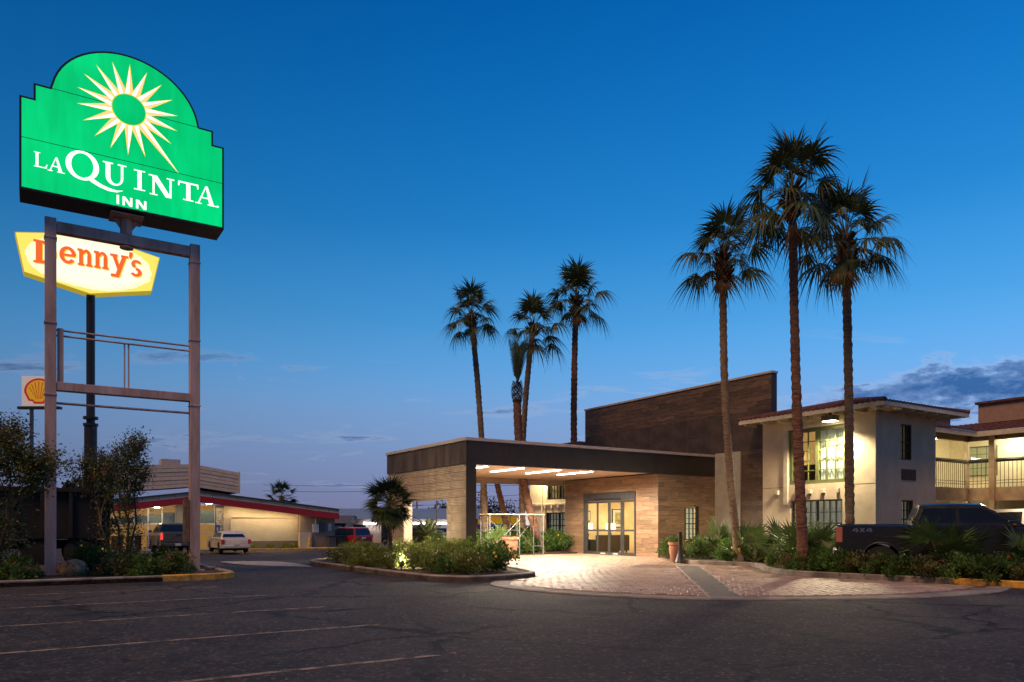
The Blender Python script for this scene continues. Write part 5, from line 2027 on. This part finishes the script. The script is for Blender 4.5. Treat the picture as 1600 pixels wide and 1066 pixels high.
    if plate:
        pz = S['platez']
        G().box(xr0 - .085, xr0 - .012, -.17, .17, pz - .08, pz + .08).ob('licence_plate', M_PLATE, t)
    return t, body


M_CARG = mat('car_glass', (.010, .012, .015), .06, .1, spec=.9)
PICK = dict(L=5.9, w=1.0, zb=.50, wheels=(1.08, 4.72), wr=.42, top=[(0.03, .52), (0, .62), (0, 1.36), (.03, 1.41), (1.74, 1.41), (1.80, 1.40), (4.35, 1.36), (4.6, 1.34), (5.55, 1.22), (5.80, 1.08), (5.86, .80), (5.84, .52)],
            gh=[(1.82, 1.38), (2.02, 1.90), (3.42, 1.92), (4.40, 1.36)], wroof=.74, pillars=(2.88,), tail=(.92, 1.34, .13, .14), headz=1.0, mirror=(4.02, 1.42), handles=(2.05, 3.10), handz=1.24,
            seams=(1.80, 2.84, 4.0), bumpz=.62, bumpmat=M_CHROME, platez=.62)
SEDAN = dict(L=5.0, w=.94, zb=.30, wheels=(.98, 4.03), wr=.36, top=[(.06, .32), (0, .50), (.02, .86), (.10, 1.00), (.70, 1.04), (3.60, 1.00), (4.70, .90), (4.95, .74), (5.0, .50), (4.95, .32)],
             gh=[(.62, 1.02), (1.30, 1.42), (2.62, 1.44), (3.62, 1.00)], wroof=.64, pillars=(1.62, 2.45), tail=(.62, .92, .20, .12), headz=.74, mirror=(3.2, 1.04), handles=(1.72, 2.62), handz=.90, seams=(1.58, 2.50, 3.45), bumpz=.46, platez=.58)
VAN = dict(L=5.1, w=.98, zb=.32, wheels=(.95, 4.03), wr=.35, top=[(.05, .34), (0, .55), (.02, 1.02), (.06, 1.06), (4.05, 1.04), (4.75, .90), (5.05, .70), (5.08, .45), (5.0, .34)],
           gh=[(.06, 1.04), (.32, 1.70), (2.75, 1.73), (4.05, 1.03)], wroof=.74, pillars=(1.45, 2.55), tail=(.80, 1.15, .14, .12), headz=.76, mirror=(3.4, 1.10), handles=(1.75, 2.75), handz=.95, seams=(1.40, 2.50, 3.55), bumpz=.48, platez=.85)
SUV = dict(L=5.2, w=1.0, zb=.42, wheels=(1.05, 4.15), wr=.40, top=[(.05, .44), (0, .6), (.02, 1.18), (.06, 1.22), (4.1, 1.20), (4.95, 1.08), (5.15, .85), (5.18, .5), (5.1, .44)],
           gh=[(.06, 1.20), (.30, 1.86), (3.0, 1.88), (3.95, 1.20)], wroof=.80, pillars=(1.4, 2.4), tail=(.95, 1.35, .15, .12), headz=.95, mirror=(3.5, 1.28), handles=(1.7, 2.7), handz=1.10, seams=(1.4, 2.4, 3.4), bumpz=.58, platez=.9)
P_BLK = mat('black_car_paint', (.012, .014, .017), .18, .12, coat=.8)
P_WHT = mat('white_car_paint', (.62, .58, .52), .25, .06, coat=.6)
P_GRY = mat('grey_car_paint', (.085, .082, .085), .25, .1, coat=.6)
P_RED = mat('red_car_paint', (.36, .012, .018), .25, .1, coat=.6)
P_BLU = mat('navy_car_paint', (.02, .03, .055), .22, .1, coat=.6)
HA = ROT + R(90)
PB = dict(PICK)
PB['tailmat'] = M_TAILP
PB['bumpmat'] = M_BLK
tr, body = vehicle('pickup_truck', 'large black four door pickup truck parked behind the roadside bed', 'truck', 9.26, 21.33, 0, R(-22.5), PB, P_BLK)
gg = G((0, 0, 0))
for ch, x0, x1 in (('4', .52, .68), ('X', .70, .84), ('4', .86, 1.02)):
    gg = G()
    for k, poly in enumerate(SAN[ch]):
        gg.face([(x, -1.004 - .0008 * k, z) for x, z in xf(poly, x0 - .14, x1 - .14, 1.20, 1.31)])
    gg.ob('badge_letter', M_CHROME, tr, fix=False)
for k in range(8):
    G().box(4.55 + k * .055, 4.585 + k * .055, -1.006, -1.0, 1.06, 1.095).ob('fender_badge', M_CHROME, tr)
G().box(3.70, 4.02, -1.008, -.99, .70, .73).ob('door_trim', M_CHROME, tr)
for wx in (1.08, 4.72):
    G().tube([(wx + .50 * math.cos(R(a)), -1.0, .42 + .50 * math.sin(R(a))) for a in range(0, 181, 12)], .028, 6).ob('fender_flare', M_BLK, tr, smooth=True)
G().tube([(.1, -.998, 1.08), (2.0, -1.0, 1.07), (4.4, -1.0, 1.06)], .009, 6).ob('body_crease', P_BLK, tr, smooth=True)
G().box(1.9, 4.0, -1.04, -.90, .40, .47).ob('running_board', M_BLK, tr, bevel=.02)
G().box(.08, 1.70, -.90, .90, 1.413, 1.42).ob('bed_shade_sheet', M_UNDER, tr)  # dark sheet on the solid bed imitates its shaded hollow
G().box(-.012, -.002, -.72, .72, .75, 1.30).ob('tailgate', P_BLK, tr, bevel=.01)
G().box(4.04, 4.10, -1.205, -1.10, 1.40, 1.425).ob('mirror_marker', mat('amber_lens', (.5, .14, .02), .3, .1), tr)
vehicle('suv', 'white sport utility vehicle half hidden behind the black pickup', 'car', 15.6, 24.0, 0, R(8), SUV, P_WHT)
vehicle('sedan', 'white sedan parked in front of the diner wall', 'car', -18.3, 49.6, -.50, HA, SEDAN, P_WHT)
gp = dict(PICK)
gp['bumpmat'] = P_GRY
gt, _ = vehicle('pickup_truck', 'grey pickup truck with lit tail lights left of the white sedan', 'truck', -21.1, 47.2, -.47, HA, gp, P_GRY, None, True)
G().box(-.012, -.002, -.78, .78, .80, 1.34).ob('tailgate', P_GRY, gt, bevel=.01)
G().box(-.03, -.012, -.14, .14, 1.18, 1.26).ob('tailgate_handle', M_BLK, gt)
vehicle('minivan', 'red minivan parked beyond the diner beside the island', 'van', -12.9, 65.0, -.6, R(138), VAN, P_RED)
vehicle('hatchback', 'white car partly hidden behind the red minivan', 'car', -16.2, 70.0, -.6, R(150), SEDAN, P_WHT)
vehicle('pickup_truck', 'white pickup truck seen through the end wall opening', 'truck', -2.6, 55, -.55, R(238), dict(PICK, bumpmat=M_BLK), P_WHT)
vehicle('suv', 'dark blue car behind the scaffold under the canopy', 'car', 1.6, 52, -.55, R(172), SUV, P_BLU)
vehicle('sedan', 'dark car parked beside the white glowing wall beyond the canopy', 'car', 3.2, 58, -.6, R(150), SEDAN, P_BLU)

# dump truck behind the pylon sign
q = W(-10.75, 6.6)
dt = thing('dump_truck', 'dark dump truck parked behind the left pylon post', 'truck', (q.x, q.y, -.02), ROT + R(180))
M_DTRK = mat('dump_steel', (.015, .013, .012), .7, .4, 2.0, .3, 30)
gg = G()
gg.prism([(0.0, .95), (4.6, .95), (4.75, 2.72), (.05, 2.55)], 'y', -1.2, 1.2)
gg.ob('dump_box', M_DTRK, dt, bevel=.03)
for k in range(6):
    for s in (-1, 1):
        G().box(.25 + k * .8, .35 + k * .8, s * 1.26 - .055, s * 1.26 + .055, 1.0, 2.5).ob('rib', M_DTRK, dt)
for s in (-1, 1):
    G().box(0, 4.7, s * 1.27 - .06, s * 1.27 + .06, 2.5, 2.62).ob('top_rail', M_DTRK, dt)
G().box(-.06, -.005, -1.2, 1.2, 1.0, 2.5).ob('tailgate', M_DTRK, dt)
G().box(-.1, 6.9, -.45, .45, .62, .9).ob('chassis', M_UNDER, dt)
G().tube([(.3, 1.0, 2.6), (.3, 1.0, 2.9), (-.25, 1.0, 2.92), (-.35, 1.0, 2.6), (-.35, 1.0, 1.6)], .035, 6).ob('tarp_arm', M_GREY, dt)
G().box(4.95, 6.7, -1.15, 1.15, .7, 2.65).ob('cab', M_DTRK, dt, bevel=.08)
for x in (.8, 2.0, 6.1):
    for s in (-1, 1):
        wh = G()
        wh.loft([[(.5 * k * math.cos(a * math.pi / 10), yy, .5 * k * math.sin(a * math.pi / 10)) for a in range(20)] for k, yy in ((.6, -.2), (1, -.17), (1, .17), (.6, .2))])
        wh.ob('tyre', M_TYRE, dt, (x, s * .95, .5), smooth=40)
G().box(-.12, -.02, -1.1, 1.1, .55, .70).ob('rear_bar', mat('reflector_bar', (.35, .30, .26), .5, .3), dt)

# ------------------------------------------------------------------ diner
VB = 40.0
o = (-2.0, VB, -.62)
dn = site('diner', 'low diner with red fascia band, cream walls and sided roof monitor', 'building', -2.0, VB, -.62)
M_DW = mat('diner_wall', (.62, .52, .38), .8, .06, 1.5, .1, 60)
M_DW2 = mat('diner_tan_wall', (.36, .26, .19), .8, .08)
M_DBR = mat('diner_brown_base', (.20, .15, .12), .8, .08)
M_RED = mat('red_band', (.40, .016, .030), .5, .1)
M_DSID = mat('diner_siding', (.66, .54, .42), .7, .10, 3, objvar=.06)
M_INT = mat('diner_interior_glow', (.85, .45, .14), .8, .25, .9, emit=(1, .46, .12), estr=.32)  # inner wall glows orange in place of lamps inside the diner


def ztop(u):
    return 3.62 - (u + 2.0) * (1.27 / 11.1) if u > -2 else 3.62 + (u + 2.0) * (.86 / 6.5)


gg = G(o)
gg.prism([(0.0, -.62), (6.0, -.62), (6.0, ztop(6) - .42), (0, ztop(0) - .42)], 'y', VB, VB + .3)
gg.prism([(-3.5, -.62), (-1.9, -.62), (-1.9, ztop(-2) - .45), (-3.5, ztop(-3.5) - .42)], 'y', VB, VB + .3)
gg.box(-8.5, 9.0, VB + 9, VB + 9.3, -.62, 2.2).box(8.8, 9.0, VB + .4, VB + 9, -.62, 1.9)
gg.ob('wall', M_DW, dn)
G(o).box(0.02, 6.0, VB - .03, VB - .002, -.62, .05).ob('wall_base', M_DBR, dn)
G(o).box(-3.5, -1.9, VB - .03, VB - .002, -.62, 1.15).ob('wall_base', M_DBR, dn)
gg = G(o)
gg.prism([(6.02, -.62), (9.06, -.62), (9.06, ztop(9.06) - .42), (6.02, ztop(6) - .42)], 'y', VB - .55, VB + .35)
gg.ob('service_bay', M_DW2, dn)
G(o).box(5.9, 6.9, VB - .85, VB - .56, -.62, .75).ob('low_screen', M_DW, dn)
G(o).box(7.1, 7.6, VB - .72, VB - .552, .75, 1.45).ob('meter_box', M_WHITE, dn)
G(o).box(7.68, 8.15, VB - .72, VB - .552, .75, 1.6).ob('meter_box', M_GREY, dn)
G(o).box(8.45, 8.75, VB - .58, VB - .552, .85, 1.5).ob('notice_board', M_WHITE, dn)
G(o).tube([(7.35, VB - .60, 1.45), (7.35, VB - .60, 1.9)], .04, 6).ob('conduit', M_WHITE, dn)
G(o).tube([(.55, VB - .05, .6), (.55, VB - .05, 1.85), (.7, VB - .05, 2.0), (5.2, VB - .05, 2.0)], .045, 6).ob('conduit', M_DW, dn)
G(o).box(.42, .68, VB - .12, VB - .01, .35, .7).ob('junction_box', M_WHITE, dn)
# stone pier
gg = G(o)
gg.box(-.60, -.03, VB - .25, VB + .1, -.62, ztop(-.3) - .46)
gg.ob('pier', M_GROUT, dn)
M_STONE = mat('pier_stone', (.50, .42, .33), .85, .3, 4, .5, 15, objvar=.25)
rr = random.Random(5)
z = -.60
while z < 2.7:
    h = rr.uniform(.12, .24)
    a = -.61
    while a < -.06:
        w = min(rr.uniform(.12, .30), -.02 - a)
        G(o).box(a + .006, a + w - .006, VB - .25 - rr.uniform(.02, .06), VB - .24, z + .006, min(z + h, 2.74) - .006).ob('stone', M_STONE, dn)
        a += w
    z += h
# glazing
for u0, u1, nm in ((-8.4, -3.52, 5), (-1.88, -.62, 1)):
    w = (u1 - u0) / nm
    for k in range(nm):
        a, b = u0 + k * w, u0 + (k + 1) * w
        zt = min(ztop(a), ztop(b)) - .44
        gg = G(o)
        for z0, z1 in ((-.60, -.5), (1.42, 1.52), (zt - .06, zt), (.75, .81)):
            gg.box(a + .05, b - .05, VB + .02, VB + .10, z0, z1)
        gg.box(a, a + .05, VB + .02, VB + .10, -.6, zt).box(b - .05, b, VB + .02, VB + .10, -.6, zt)
        wn = gg.ob('window', M_WHITE, dn)
        G(o).box(a + .05, b - .05, VB + .05, VB + .058, -.5, zt - .06).ob('pane', M_GLASS, wn)
        G(o).box(a + .05, b - .05, VB + .12, VB + .14, 1.52, zt - .5).ob('valance', mat('grey_valance', (.30, .29, .26), .8, .1), wn)
gg = G(o)
gg.box(-8.4, -.1, VB + 2.6, VB + 2.7, -.6, 3.0)
gg.ob('inner_wall', M_INT, dn)
for k in range(4):
    G(o).box(-7.9 + k * 1.25, -7.1 + k * 1.25, VB + .8, VB + 1.5, -.6, .55).ob('booth', mat('booth_seat', (.22, .05, .03), .5, .1), dn)
# fascia: cream strip, red band, soffit, following the two roof slopes
for a, b in ((-8.9, -2.0), (-2.0, 9.2)):
    za, zb_ = ztop(a), ztop(b)
    G(o).prism([(a, za - .49), (b, zb_ - .49), (b, zb_ + .02), (a, za + .02)], 'y', VB - 1.25, VB - 1.15).ob('red_band', M_RED, dn)
    G(o).prism([(a, za + .025), (b, zb_ + .025), (b, zb_ + .35), (a, za + .35)], 'y', VB - 1.22, VB - 1.12).ob('fascia_board', M_DW, dn)
    G(o).prism([(a, za - .40), (b, zb_ - .40), (b, zb_ - .34), (a, za - .34)], 'y', VB - 1.14, VB + .5).ob('soffit', M_WHITE, dn)
    G(o).prism([(a, za + .30), (b, zb_ + .30), (b, zb_ + .42), (a, za + .42)], 'y', VB - 1.30, VB + 10).ob('roof', mat('diner_roof', (.06, .055, .055), .8, .2), dn)
    for k in range(6):
        uu = a + (b - a) * (k + .5) / 6
        G(o).box(uu - .015, uu + .015, VB - 1.235, VB - 1.222, ztop(uu) + .04, ztop(uu) + .34).ob('fascia_seam', M_DBR, dn)
# roof monitor with lap siding
for sgn, a, b, za0, zb0, za1, zb1 in ((-1, -7.8, -2.18, 3.86, 4.40, 5.86, 6.20), (1, -1.98, 1.22, 4.36, 3.94, 6.16, 5.66)):
    n = 6
    mon = G(o).prism([(a + .02, za0 + .03), (b - .02, zb0 + .03), (b - .02, zb1 - .03), (a + .02, za1 - .03)], 'y', VB - .02, VB + 4).ob('roof_monitor', M_DBR, dn)
    for k in range(n):
        t0, t1 = k / n, (k + 1) / n - .02
        gg = G(o)
        pts = [(a, za0 + (za1 - za0) * t0), (b, zb0 + (zb1 - zb0) * t0), (b, zb0 + (zb1 - zb0) * t1), (a, za0 + (za1 - za0) * t1)]
        gg.prism(pts, 'y', VB - .07 + .02 * (k % 2), VB - .025)
        gg.ob('siding_board', M_DSID, mon)
    for e in (a, b):
        zz0, zz1 = (za0, za1) if e == a else (zb0, zb1)
        G(o).box(e - .06, e + .06, VB - .10, VB - .071, zz0, zz1 + .03).ob('corner_trim', M_DSID if e != b or sgn > 0 else M_BLK, mon)
G(o).box(-4.5, -3.1, VB + .6, VB + 1.8, 5.9, 6.55).ob('rooftop_unit', M_CAP, dn, bevel=.03)
M_DL = emis('diner_lamp', (1, .84, .56), 95.0)
for k, (u, nm) in enumerate(((-1.25, 'over the diner entrance'), (-5.0, 'over the diner windows'))):
    lt = site('soffit_light', 'lit soffit lamp under the red diner fascia, ' + nm, 'light', u, VB - .85, ztop(u) - .42, 'soffit lamps of the diner')
    G().box(-.2, .2, -.12, .12, -.07, -.002).ob('housing', M_WHITE, lt)
    G().box(-.18, .18, -.10, .10, -.10, -.071).ob('lens', M_DL, lt)
lt = site('soffit_light', 'long soffit strip light washing the blank diner wall', 'light', 3.0, VB - .95, 0, 'soffit lamps of the diner')
zf = lambda u: ztop(u + 3.0) - .41
G().prism([(-2.8, zf(-2.8) - .045), (2.8, zf(2.8) - .045), (2.8, zf(2.8)), (-2.8, zf(-2.8))], 'y', -.09, .09).ob('housing', M_WHITE, lt)
G().prism([(-2.75, zf(-2.75) - .062), (2.75, zf(2.75) - .062), (2.75, zf(2.75) - .046), (-2.75, zf(-2.75) - .046)], 'y', -.07, .07).ob('lens', emis('diner_strip', (1, .74, .40), 46.0), lt)
# handicapped sign, verge and little bushes
hs = site('parking_sign', 'small blue accessible parking sign by the diner entrance', 'sign', -.85, VB - 2.0, -.6)
G().tube([(0, 0, 0), (0, 0, 1.9)], .025, 6).ob('pole', M_GREY, hs)
G().box(-.17, .17, -.03, -.005, 1.35, 1.95).ob('plate', mat('blue_sign', (.05, .14, .35), .5, .1), hs)
G().box(-.06, .06, -.034, -.031, 1.5, 1.8).ob('symbol', M_WHITE, hs)
flat('lawn', [(.1, VB - 2.9), (6.4, VB - 2.9), (6.4, VB - .06), (.1, VB - .06)], -.56, mat('grass', (.055, .085, .02), .9, .4, 8, .6, 40), .3)
strip('kerb', [(-.1, VB - 3.0), (8.8, VB - 3.0)], 0, .18, -.7, -.48, M_YEL, label='yellow painted kerb along the diner lawn')
flat('sidewalk', [(6.4, VB - 2.9), (9.2, VB - 2.9), (9.2, VB - .9), (6.4, VB - .9)], -.50, M_CONC, .3)
for k, u in enumerate((.9, 2.2, 3.5, 4.8, 5.4)):
    q = W(u, VB - .7)
    shrub('lantana', q.x, q.y, -.58, .62, 1.1, 'small clipped bush on the strip of lawn along the diner wall', 'clipped bushes by the diner wall')
bl = site('bollard', 'yellow bollard at the corner of the diner', 'bollard', 6.55, VB - 1.5, -.55)
G().tube([(0, 0, 0), (0, 0, .85), (0, 0, .92)], [.10, .10, .05], 12).ob('post', M_YEL, bl, smooth=30)
for k in range(2):
    bn = site('trash_bin', ('grey' if k == 0 else 'black') + ' refuse bin at the right end of the diner', 'bin', 8.35 + k * .85, VB - 1.6, -.55)
    G().box(-.32, .32, -.3, .3, .08, .95).ob('body', M_GREY if k == 0 else M_BLK, bn, bevel=.03)
    G().box(-.35, .35, -.34, .34, .95, 1.02).ob('lid', M_BLK, bn, bevel=.02)

# ------------------------------------------------------------------ shops, trees and poles far behind
def far_store(name, label, x0, x1, y, zg, eave, ridge, depth, wallm, roofm):
    t = thing(name, label, 'building', ((x0 + x1) / 2, y, zg))
    w = (x1 - x0) / 2
    G().box(-w, w, 0, depth, 0, eave).ob('wall', wallm, t)
    gg = G()
    gg.prism([(-1.0, eave - .05), (depth / 2, ridge), (depth + .5, eave)], 'x', -w - .4, w + .4)
    gg.ob('roof', roofm, t)
    return t


M_BROOF = mat('blue_metal_roof', (.16, .22, .30), .5, .12, 2)
M_TANW = mat('tan_block', (.38, .29, .20), .8, .1)
st = far_store('strip_shop', 'long low shop with blue grey metal roof and white tube lights', -22.5, -4.0, 82, -.7, 2.75, 4.0, 12, M_TANW, M_BROOF)
M_FLW2 = emis('cool_tube', (.88, .84, 1.0), 14.0)
for k, x in enumerate((-2.0, 3.4, 6.0)):
    lt = thing('shop_light', 'white tube light under the blue roofed shop eave, ' + ('left of the small fan palm', 'at the far edge of the opening', 'right inside the opening')[k], 'light', (-13.25 + x, 81.4, 1.55), 0, 'tube lights of the far shop')
    G().box(-.95, .95, -.15, .15, .1, .2).ob('housing', M_WHITE, lt)
    G().box(-.9, .9, -.17, .12, -.12, .099).ob('lens', M_FLW2, lt)
for k in range(5):
    G().box(-7.5 + k * 3.2, -6.0 + k * 3.2, -.05, -.005, .05, 2.1).ob('shop_window', M_CARG, st)
hs2 = far_store('small_house', 'small gabled house with dark roof beyond the red minivan', -22.0, -17.4, 78, -.7, 2.3, 3.1, 6, mat('maroon_wall', (.14, .07, .06), .8, .1), mat('dark_shingle', (.07, .07, .08), .8, .1))
G().box(-.5, .4, -.04, -.005, 1.0, 1.9).ob('window', M_CARG, hs2)
G().box(1.0, 1.9, -.05, -.005, .05, 2.0).ob('door', M_WHITE, hs2)
ys_ = far_store('yellow_shop', 'yellow shop with purple stripe seen under the canopy', -10.5, 1.2, 88, -.7, 3.0, 3.3, 8, mat('yellow_glow_wall', (.70, .38, .03), .7, .06, emit=(1, .52, .02), estr=.28), mat('yellow_roof', (.45, .25, .04), .7, .1))  # yellow wall given a glow of its own, no lamp on it
G().box(-3.4, 4.4, -.09, -.004, 1.55, 2.15).ob('sign_band', mat('purple_band', (.12, .05, .26), .6, .1, emit=(.4, .2, 1), estr=.06), ys_, bevel=.04)
G().box(2.2, 3.2, -.14, -.092, 1.45, 2.25).ob('sign_panel', M_WHITE, ys_)
for k in range(3):
    G().box(-4.5 + k * 3, -2.8 + k * 3, -.05, -.004, .1, 1.3).ob('shop_window', M_CARG, ys_)
ww = thing('white_glow_wall', 'small bright white shop wall, glowing by itself, right of the yellow shop', 'building', (1.9, 70, -.6))
G().box(-.75, .75, 0, 2, 0, 3.6).ob('wall', mat('glowing_white_wall', (.8, .78, .74), .7, .04, emit=(1, .93, .85), estr=.55), ww)  # white wall emits, so it looks lit without a lamp
G().box(-.9, .9, -.12, 2.1, 3.6, 3.72).ob('roof', M_WHITE, ww)
G().box(-.2, .6, -.06, -.004, 1.0, 1.6).ob('sign_panel', M_BLK, ww)
G().box(-.2, .6, -.06, -.004, 2.4, 2.8).ob('sign_panel', M_BLK, ww)


def far_tree(label, x, y, z, h, r, seed):
    t = thing('tree', label, 'tree', (x, y, z), 0, 'far trees')
    G().tube([(0, 0, -.1), (.05, 0, h * .5)], [.2, .1], 7).ob('trunk', M_BARK, t)
    gg = leaf_cloud(2600, 30, .30, r, r, h * .8, seed)
    me = gg.mesh('crown')
    me.materials.append(mat('far_leaf', (.030, .045, .020), .7, .35, 1.0, trans=.15))
    link('crown', me, t, (0, 0, h * .25))


far_tree('dark round tree on the skyline behind the canopy post', -2.4, 100, -.7, 5.4, 3.3, 41)
far_tree('dark tree on the skyline left inside the canopy', -6.3, 104, -.7, 4.3, 2.0, 42)
far_tree('dark tree on the skyline behind the street lamp', -10.5, 110, -.7, 4.6, 2.6, 43)
far_tree('low dark tree beyond the shop roof at the opening', -16.0, 120, -.7, 4.0, 2.5, 44)
far_tree('low dark tree behind the dump truck', -25.0, 43, -.5, 4.2, 1.5, 45)
POLES = [(-7.0, 84, 7.6, 'dark utility pole standing before the shop in the end wall opening'), (-4.0, 96, 6.6, 'utility pole left of the round tree under the canopy'), (-14, 110, 6.0, 'far utility pole beyond the blue roof'), (14, 92, 8.6, 'utility pole hidden behind the lobby')]
for x, y, h, lab in POLES:
    up = thing('utility_pole', lab, 'pole', (x, y, -.7), 0, 'utility poles')
    G().tube([(0, 0, 0), (0, 0, h)], [.13, .09], 8).ob('post', M_BARK, up, smooth=30)
    for z in (h - .4, h - 1.1):
        G().box(-.9, .9, -.05, .05, z, z + .1).ob('crossarm', M_BARK, up)
for k, (a, b, z0, z1) in enumerate((((-14, 110), (-4, 96), 5.1, 5.7), ((-14, 110), (-4, 96), 4.3, 4.9), ((-7, 84), (14, 92), 6.6, 7.6), ((-7, 84), (14, 92), 5.9, 6.9), ((-4, 96), (14, 92), 5.0, 6.6), ((-4, 96), (14, 92), 4.3, 5.9), ((-30, 90), (-7, 84), 6.2, 6.4), ((-30, 90), (-7, 84), 5.5, 5.7))):
    pts = [(a[0] + (b[0] - a[0]) * s / 10, a[1] + (b[1] - a[1]) * s / 10, z0 + (z1 - z0) * s / 10 - .35 * math.sin(math.pi * s / 10)) for s in range(11)]
    wv = G().tube(pts, .022, 4).ob('overhead_wire', M_BLK)
    tag(wv, 'thin overhead utility wire crossing the sky beneath the canopy', 'wire', 'overhead wires')
sl = thing('street_lamp', 'street lamp with yellow glow seen in the end wall opening', 'lamp', (-7.9, 78, -.7))
G().tube([(0, 0, 0), (0, 0, 4.8)], [.07, .05], 8).ob('pole', mat('lamp_pole', (.35, .28, .16), .6, .1), sl)
G().lathe([(.05, 4.8), (.2, 4.84), (.2, 4.9)], 10).ob('collar', M_GREY, sl)
G().lathe([(.12, 4.91), (.22, 5.05), (.2, 5.2), (.05, 5.28)], 12).ob('lantern', emis('sodium_lamp', (1, .72, .20), 14.0), sl, smooth=True)

# ------------------------------------------------------------------ scaffold, pots, ash stand, bed spotlights
sc = site('scaffold', 'white rolling scaffold with wooden platform under the canopy', 'scaffold', 4.8, 4.4)
M_SCAF = mat('scaffold_tube', (.15, .15, .16), .4, .1)
for x in (-1.4, .1, 1.36):
    fr_ = G()
    for y in (-.38, .38):
        fr_.tube([(x, y, .02), (x, y, 1.83)], .022, 8)
    for z in (.45, 1.15, 1.80):
        fr_.tube([(x, -.38, z), (x, .38, z)], .018, 6)
    fr_.tube([(x, -.20, .45), (x, -.20, 1.8)], .014, 6)
    fr_.ob('frame', M_SCAF, sc, smooth=40)
for a, b in (((-1.4, -.4, .35), (.1, -.4, 1.6)), ((-1.4, -.4, 1.6), (.1, -.4, .35)), ((.1, .4, .35), (1.36, .4, 1.6)), ((.1, .4, 1.6), (1.36, .4, .35))):
    G().tube([a, b], .013, 6).ob('cross_brace', M_SCAF, sc)
for y in (-.25, .0, .25):
    G().box(-1.5, 1.45, y - .115, y + .115, 1.83, 1.87).ob('plank', mat('scaffold_board', (.40, .28, .17), .8, .3, 3), sc)


def pot(label, u, v, z, r, h, name='planter_pot'):
    t = site(name, label, 'pot', u, v, z)
    m = mat('terracotta', (.36, .16, .10), .8, .2, 3, .2, 40)
    G().lathe([(r * .62, 0), (r * .70, h * .1), (r * .92, h * .6), (r * .90, h * .85), (r * 1.02, h * .88), (r * 1.02, h), (r * .88, h), (r * .85, h * .93), (.01, h * .92)], 22).ob('body', m, t, smooth=40)
    G().lathe([(r * .84, h * .935), (.01, h * .95)], 16).ob('soil', M_SOIL, t)
    return t


pot('wide pink terracotta pot standing beside the scaffold', 3.95, 3.3, .03, .36, .86)
pot('tall clay urn at the edge of the bed beside the ash stand', 6.90, -3.35, .03, .26, .72, 'clay_urn')
ash = site('ash_stand', 'black slim ash stand with cone base in front of the clay urn', 'ash stand', 6.62, -3.85, .03)
G().lathe([(.20, 0), (.20, .03), (.18, .06), (.065, .42), (.065, .44)], 18).ob('base', M_BLK, ash, smooth=40)
G().lathe([(.062, .44), (.062, 1.04), (.07, 1.05), (.07, 1.10), (.05, 1.12)], 16).ob('tube', M_BLK, ash, smooth=40)


def bedspot(label, x, y, z, tx, ty, tz, e, size=80, col=(1, .86, .62), blend=.7):
    t = thing('landscape_spotlight', label, 'light', (x, y, z), 0, 'spotlights hidden in the planting beds')
    d = (Vector((tx, ty, tz)) - Vector((x, y, z + .25))).normalized()
    q = d.to_track_quat('-Z', 'Y').to_euler()
    G().tube([(0, 0, 0), (0, 0, .2)], .02, 6).ob('stake', M_BLK, t)
    G().lathe([(.03, .12), (.07, .08), (.085, -.04), (.085, -.05)], 14).ob('housing', M_BLK, t, (0, 0, .25), q, smooth=40)
    G().lathe([(.075, -.052), (.075, -.056), (.02, -.06)], 14).ob('lens', emis('spot_lens', (1, .86, .62), 20.0), t, (0, 0, .25), q)
    l = bpy.data.lights.new('spot_lamp', 'SPOT')
    l.energy = e
    l.color = col
    l.spot_size = R(size)
    l.spot_blend = blend
    l.shadow_soft_size = .05
    lo = bpy.data.objects.new('spot_lamp', l)
    COL.objects.link(lo)
    lo.parent = t
    lo.location = Vector((0, 0, .25)) + d * .09
    lo.rotation_euler = q


q = W(-2.5, 1.3)
r_ = W(0, 2.6)
bedspot('small spotlight in the island shrubs aimed at the beige end wall', q.x, q.y, .55, r_.x, r_.y, 2.4, 300, 140)
q = W(-3.9, -3.2)
r_ = W(0, 1.2)
bedspot('small spotlight in the island shrubs nearest the drive', q.x, q.y, .02, r_.x, r_.y, 2.4, 420, 150)
q = W(7.5, -5.3)
r_ = W(12.7, -1.3)
bedspot('small spotlight in the bed aimed at the grey pilaster', q.x, q.y, .35, r_.x, r_.y, 1.5, 700, 130)
q = W(6.0, -8.9)
r_ = W(12.4, -4.2)
bedspot('small spotlight in the bed aimed at the cream block wall', q.x, q.y, .35, r_.x, r_.y, 2.0, 700, 130)
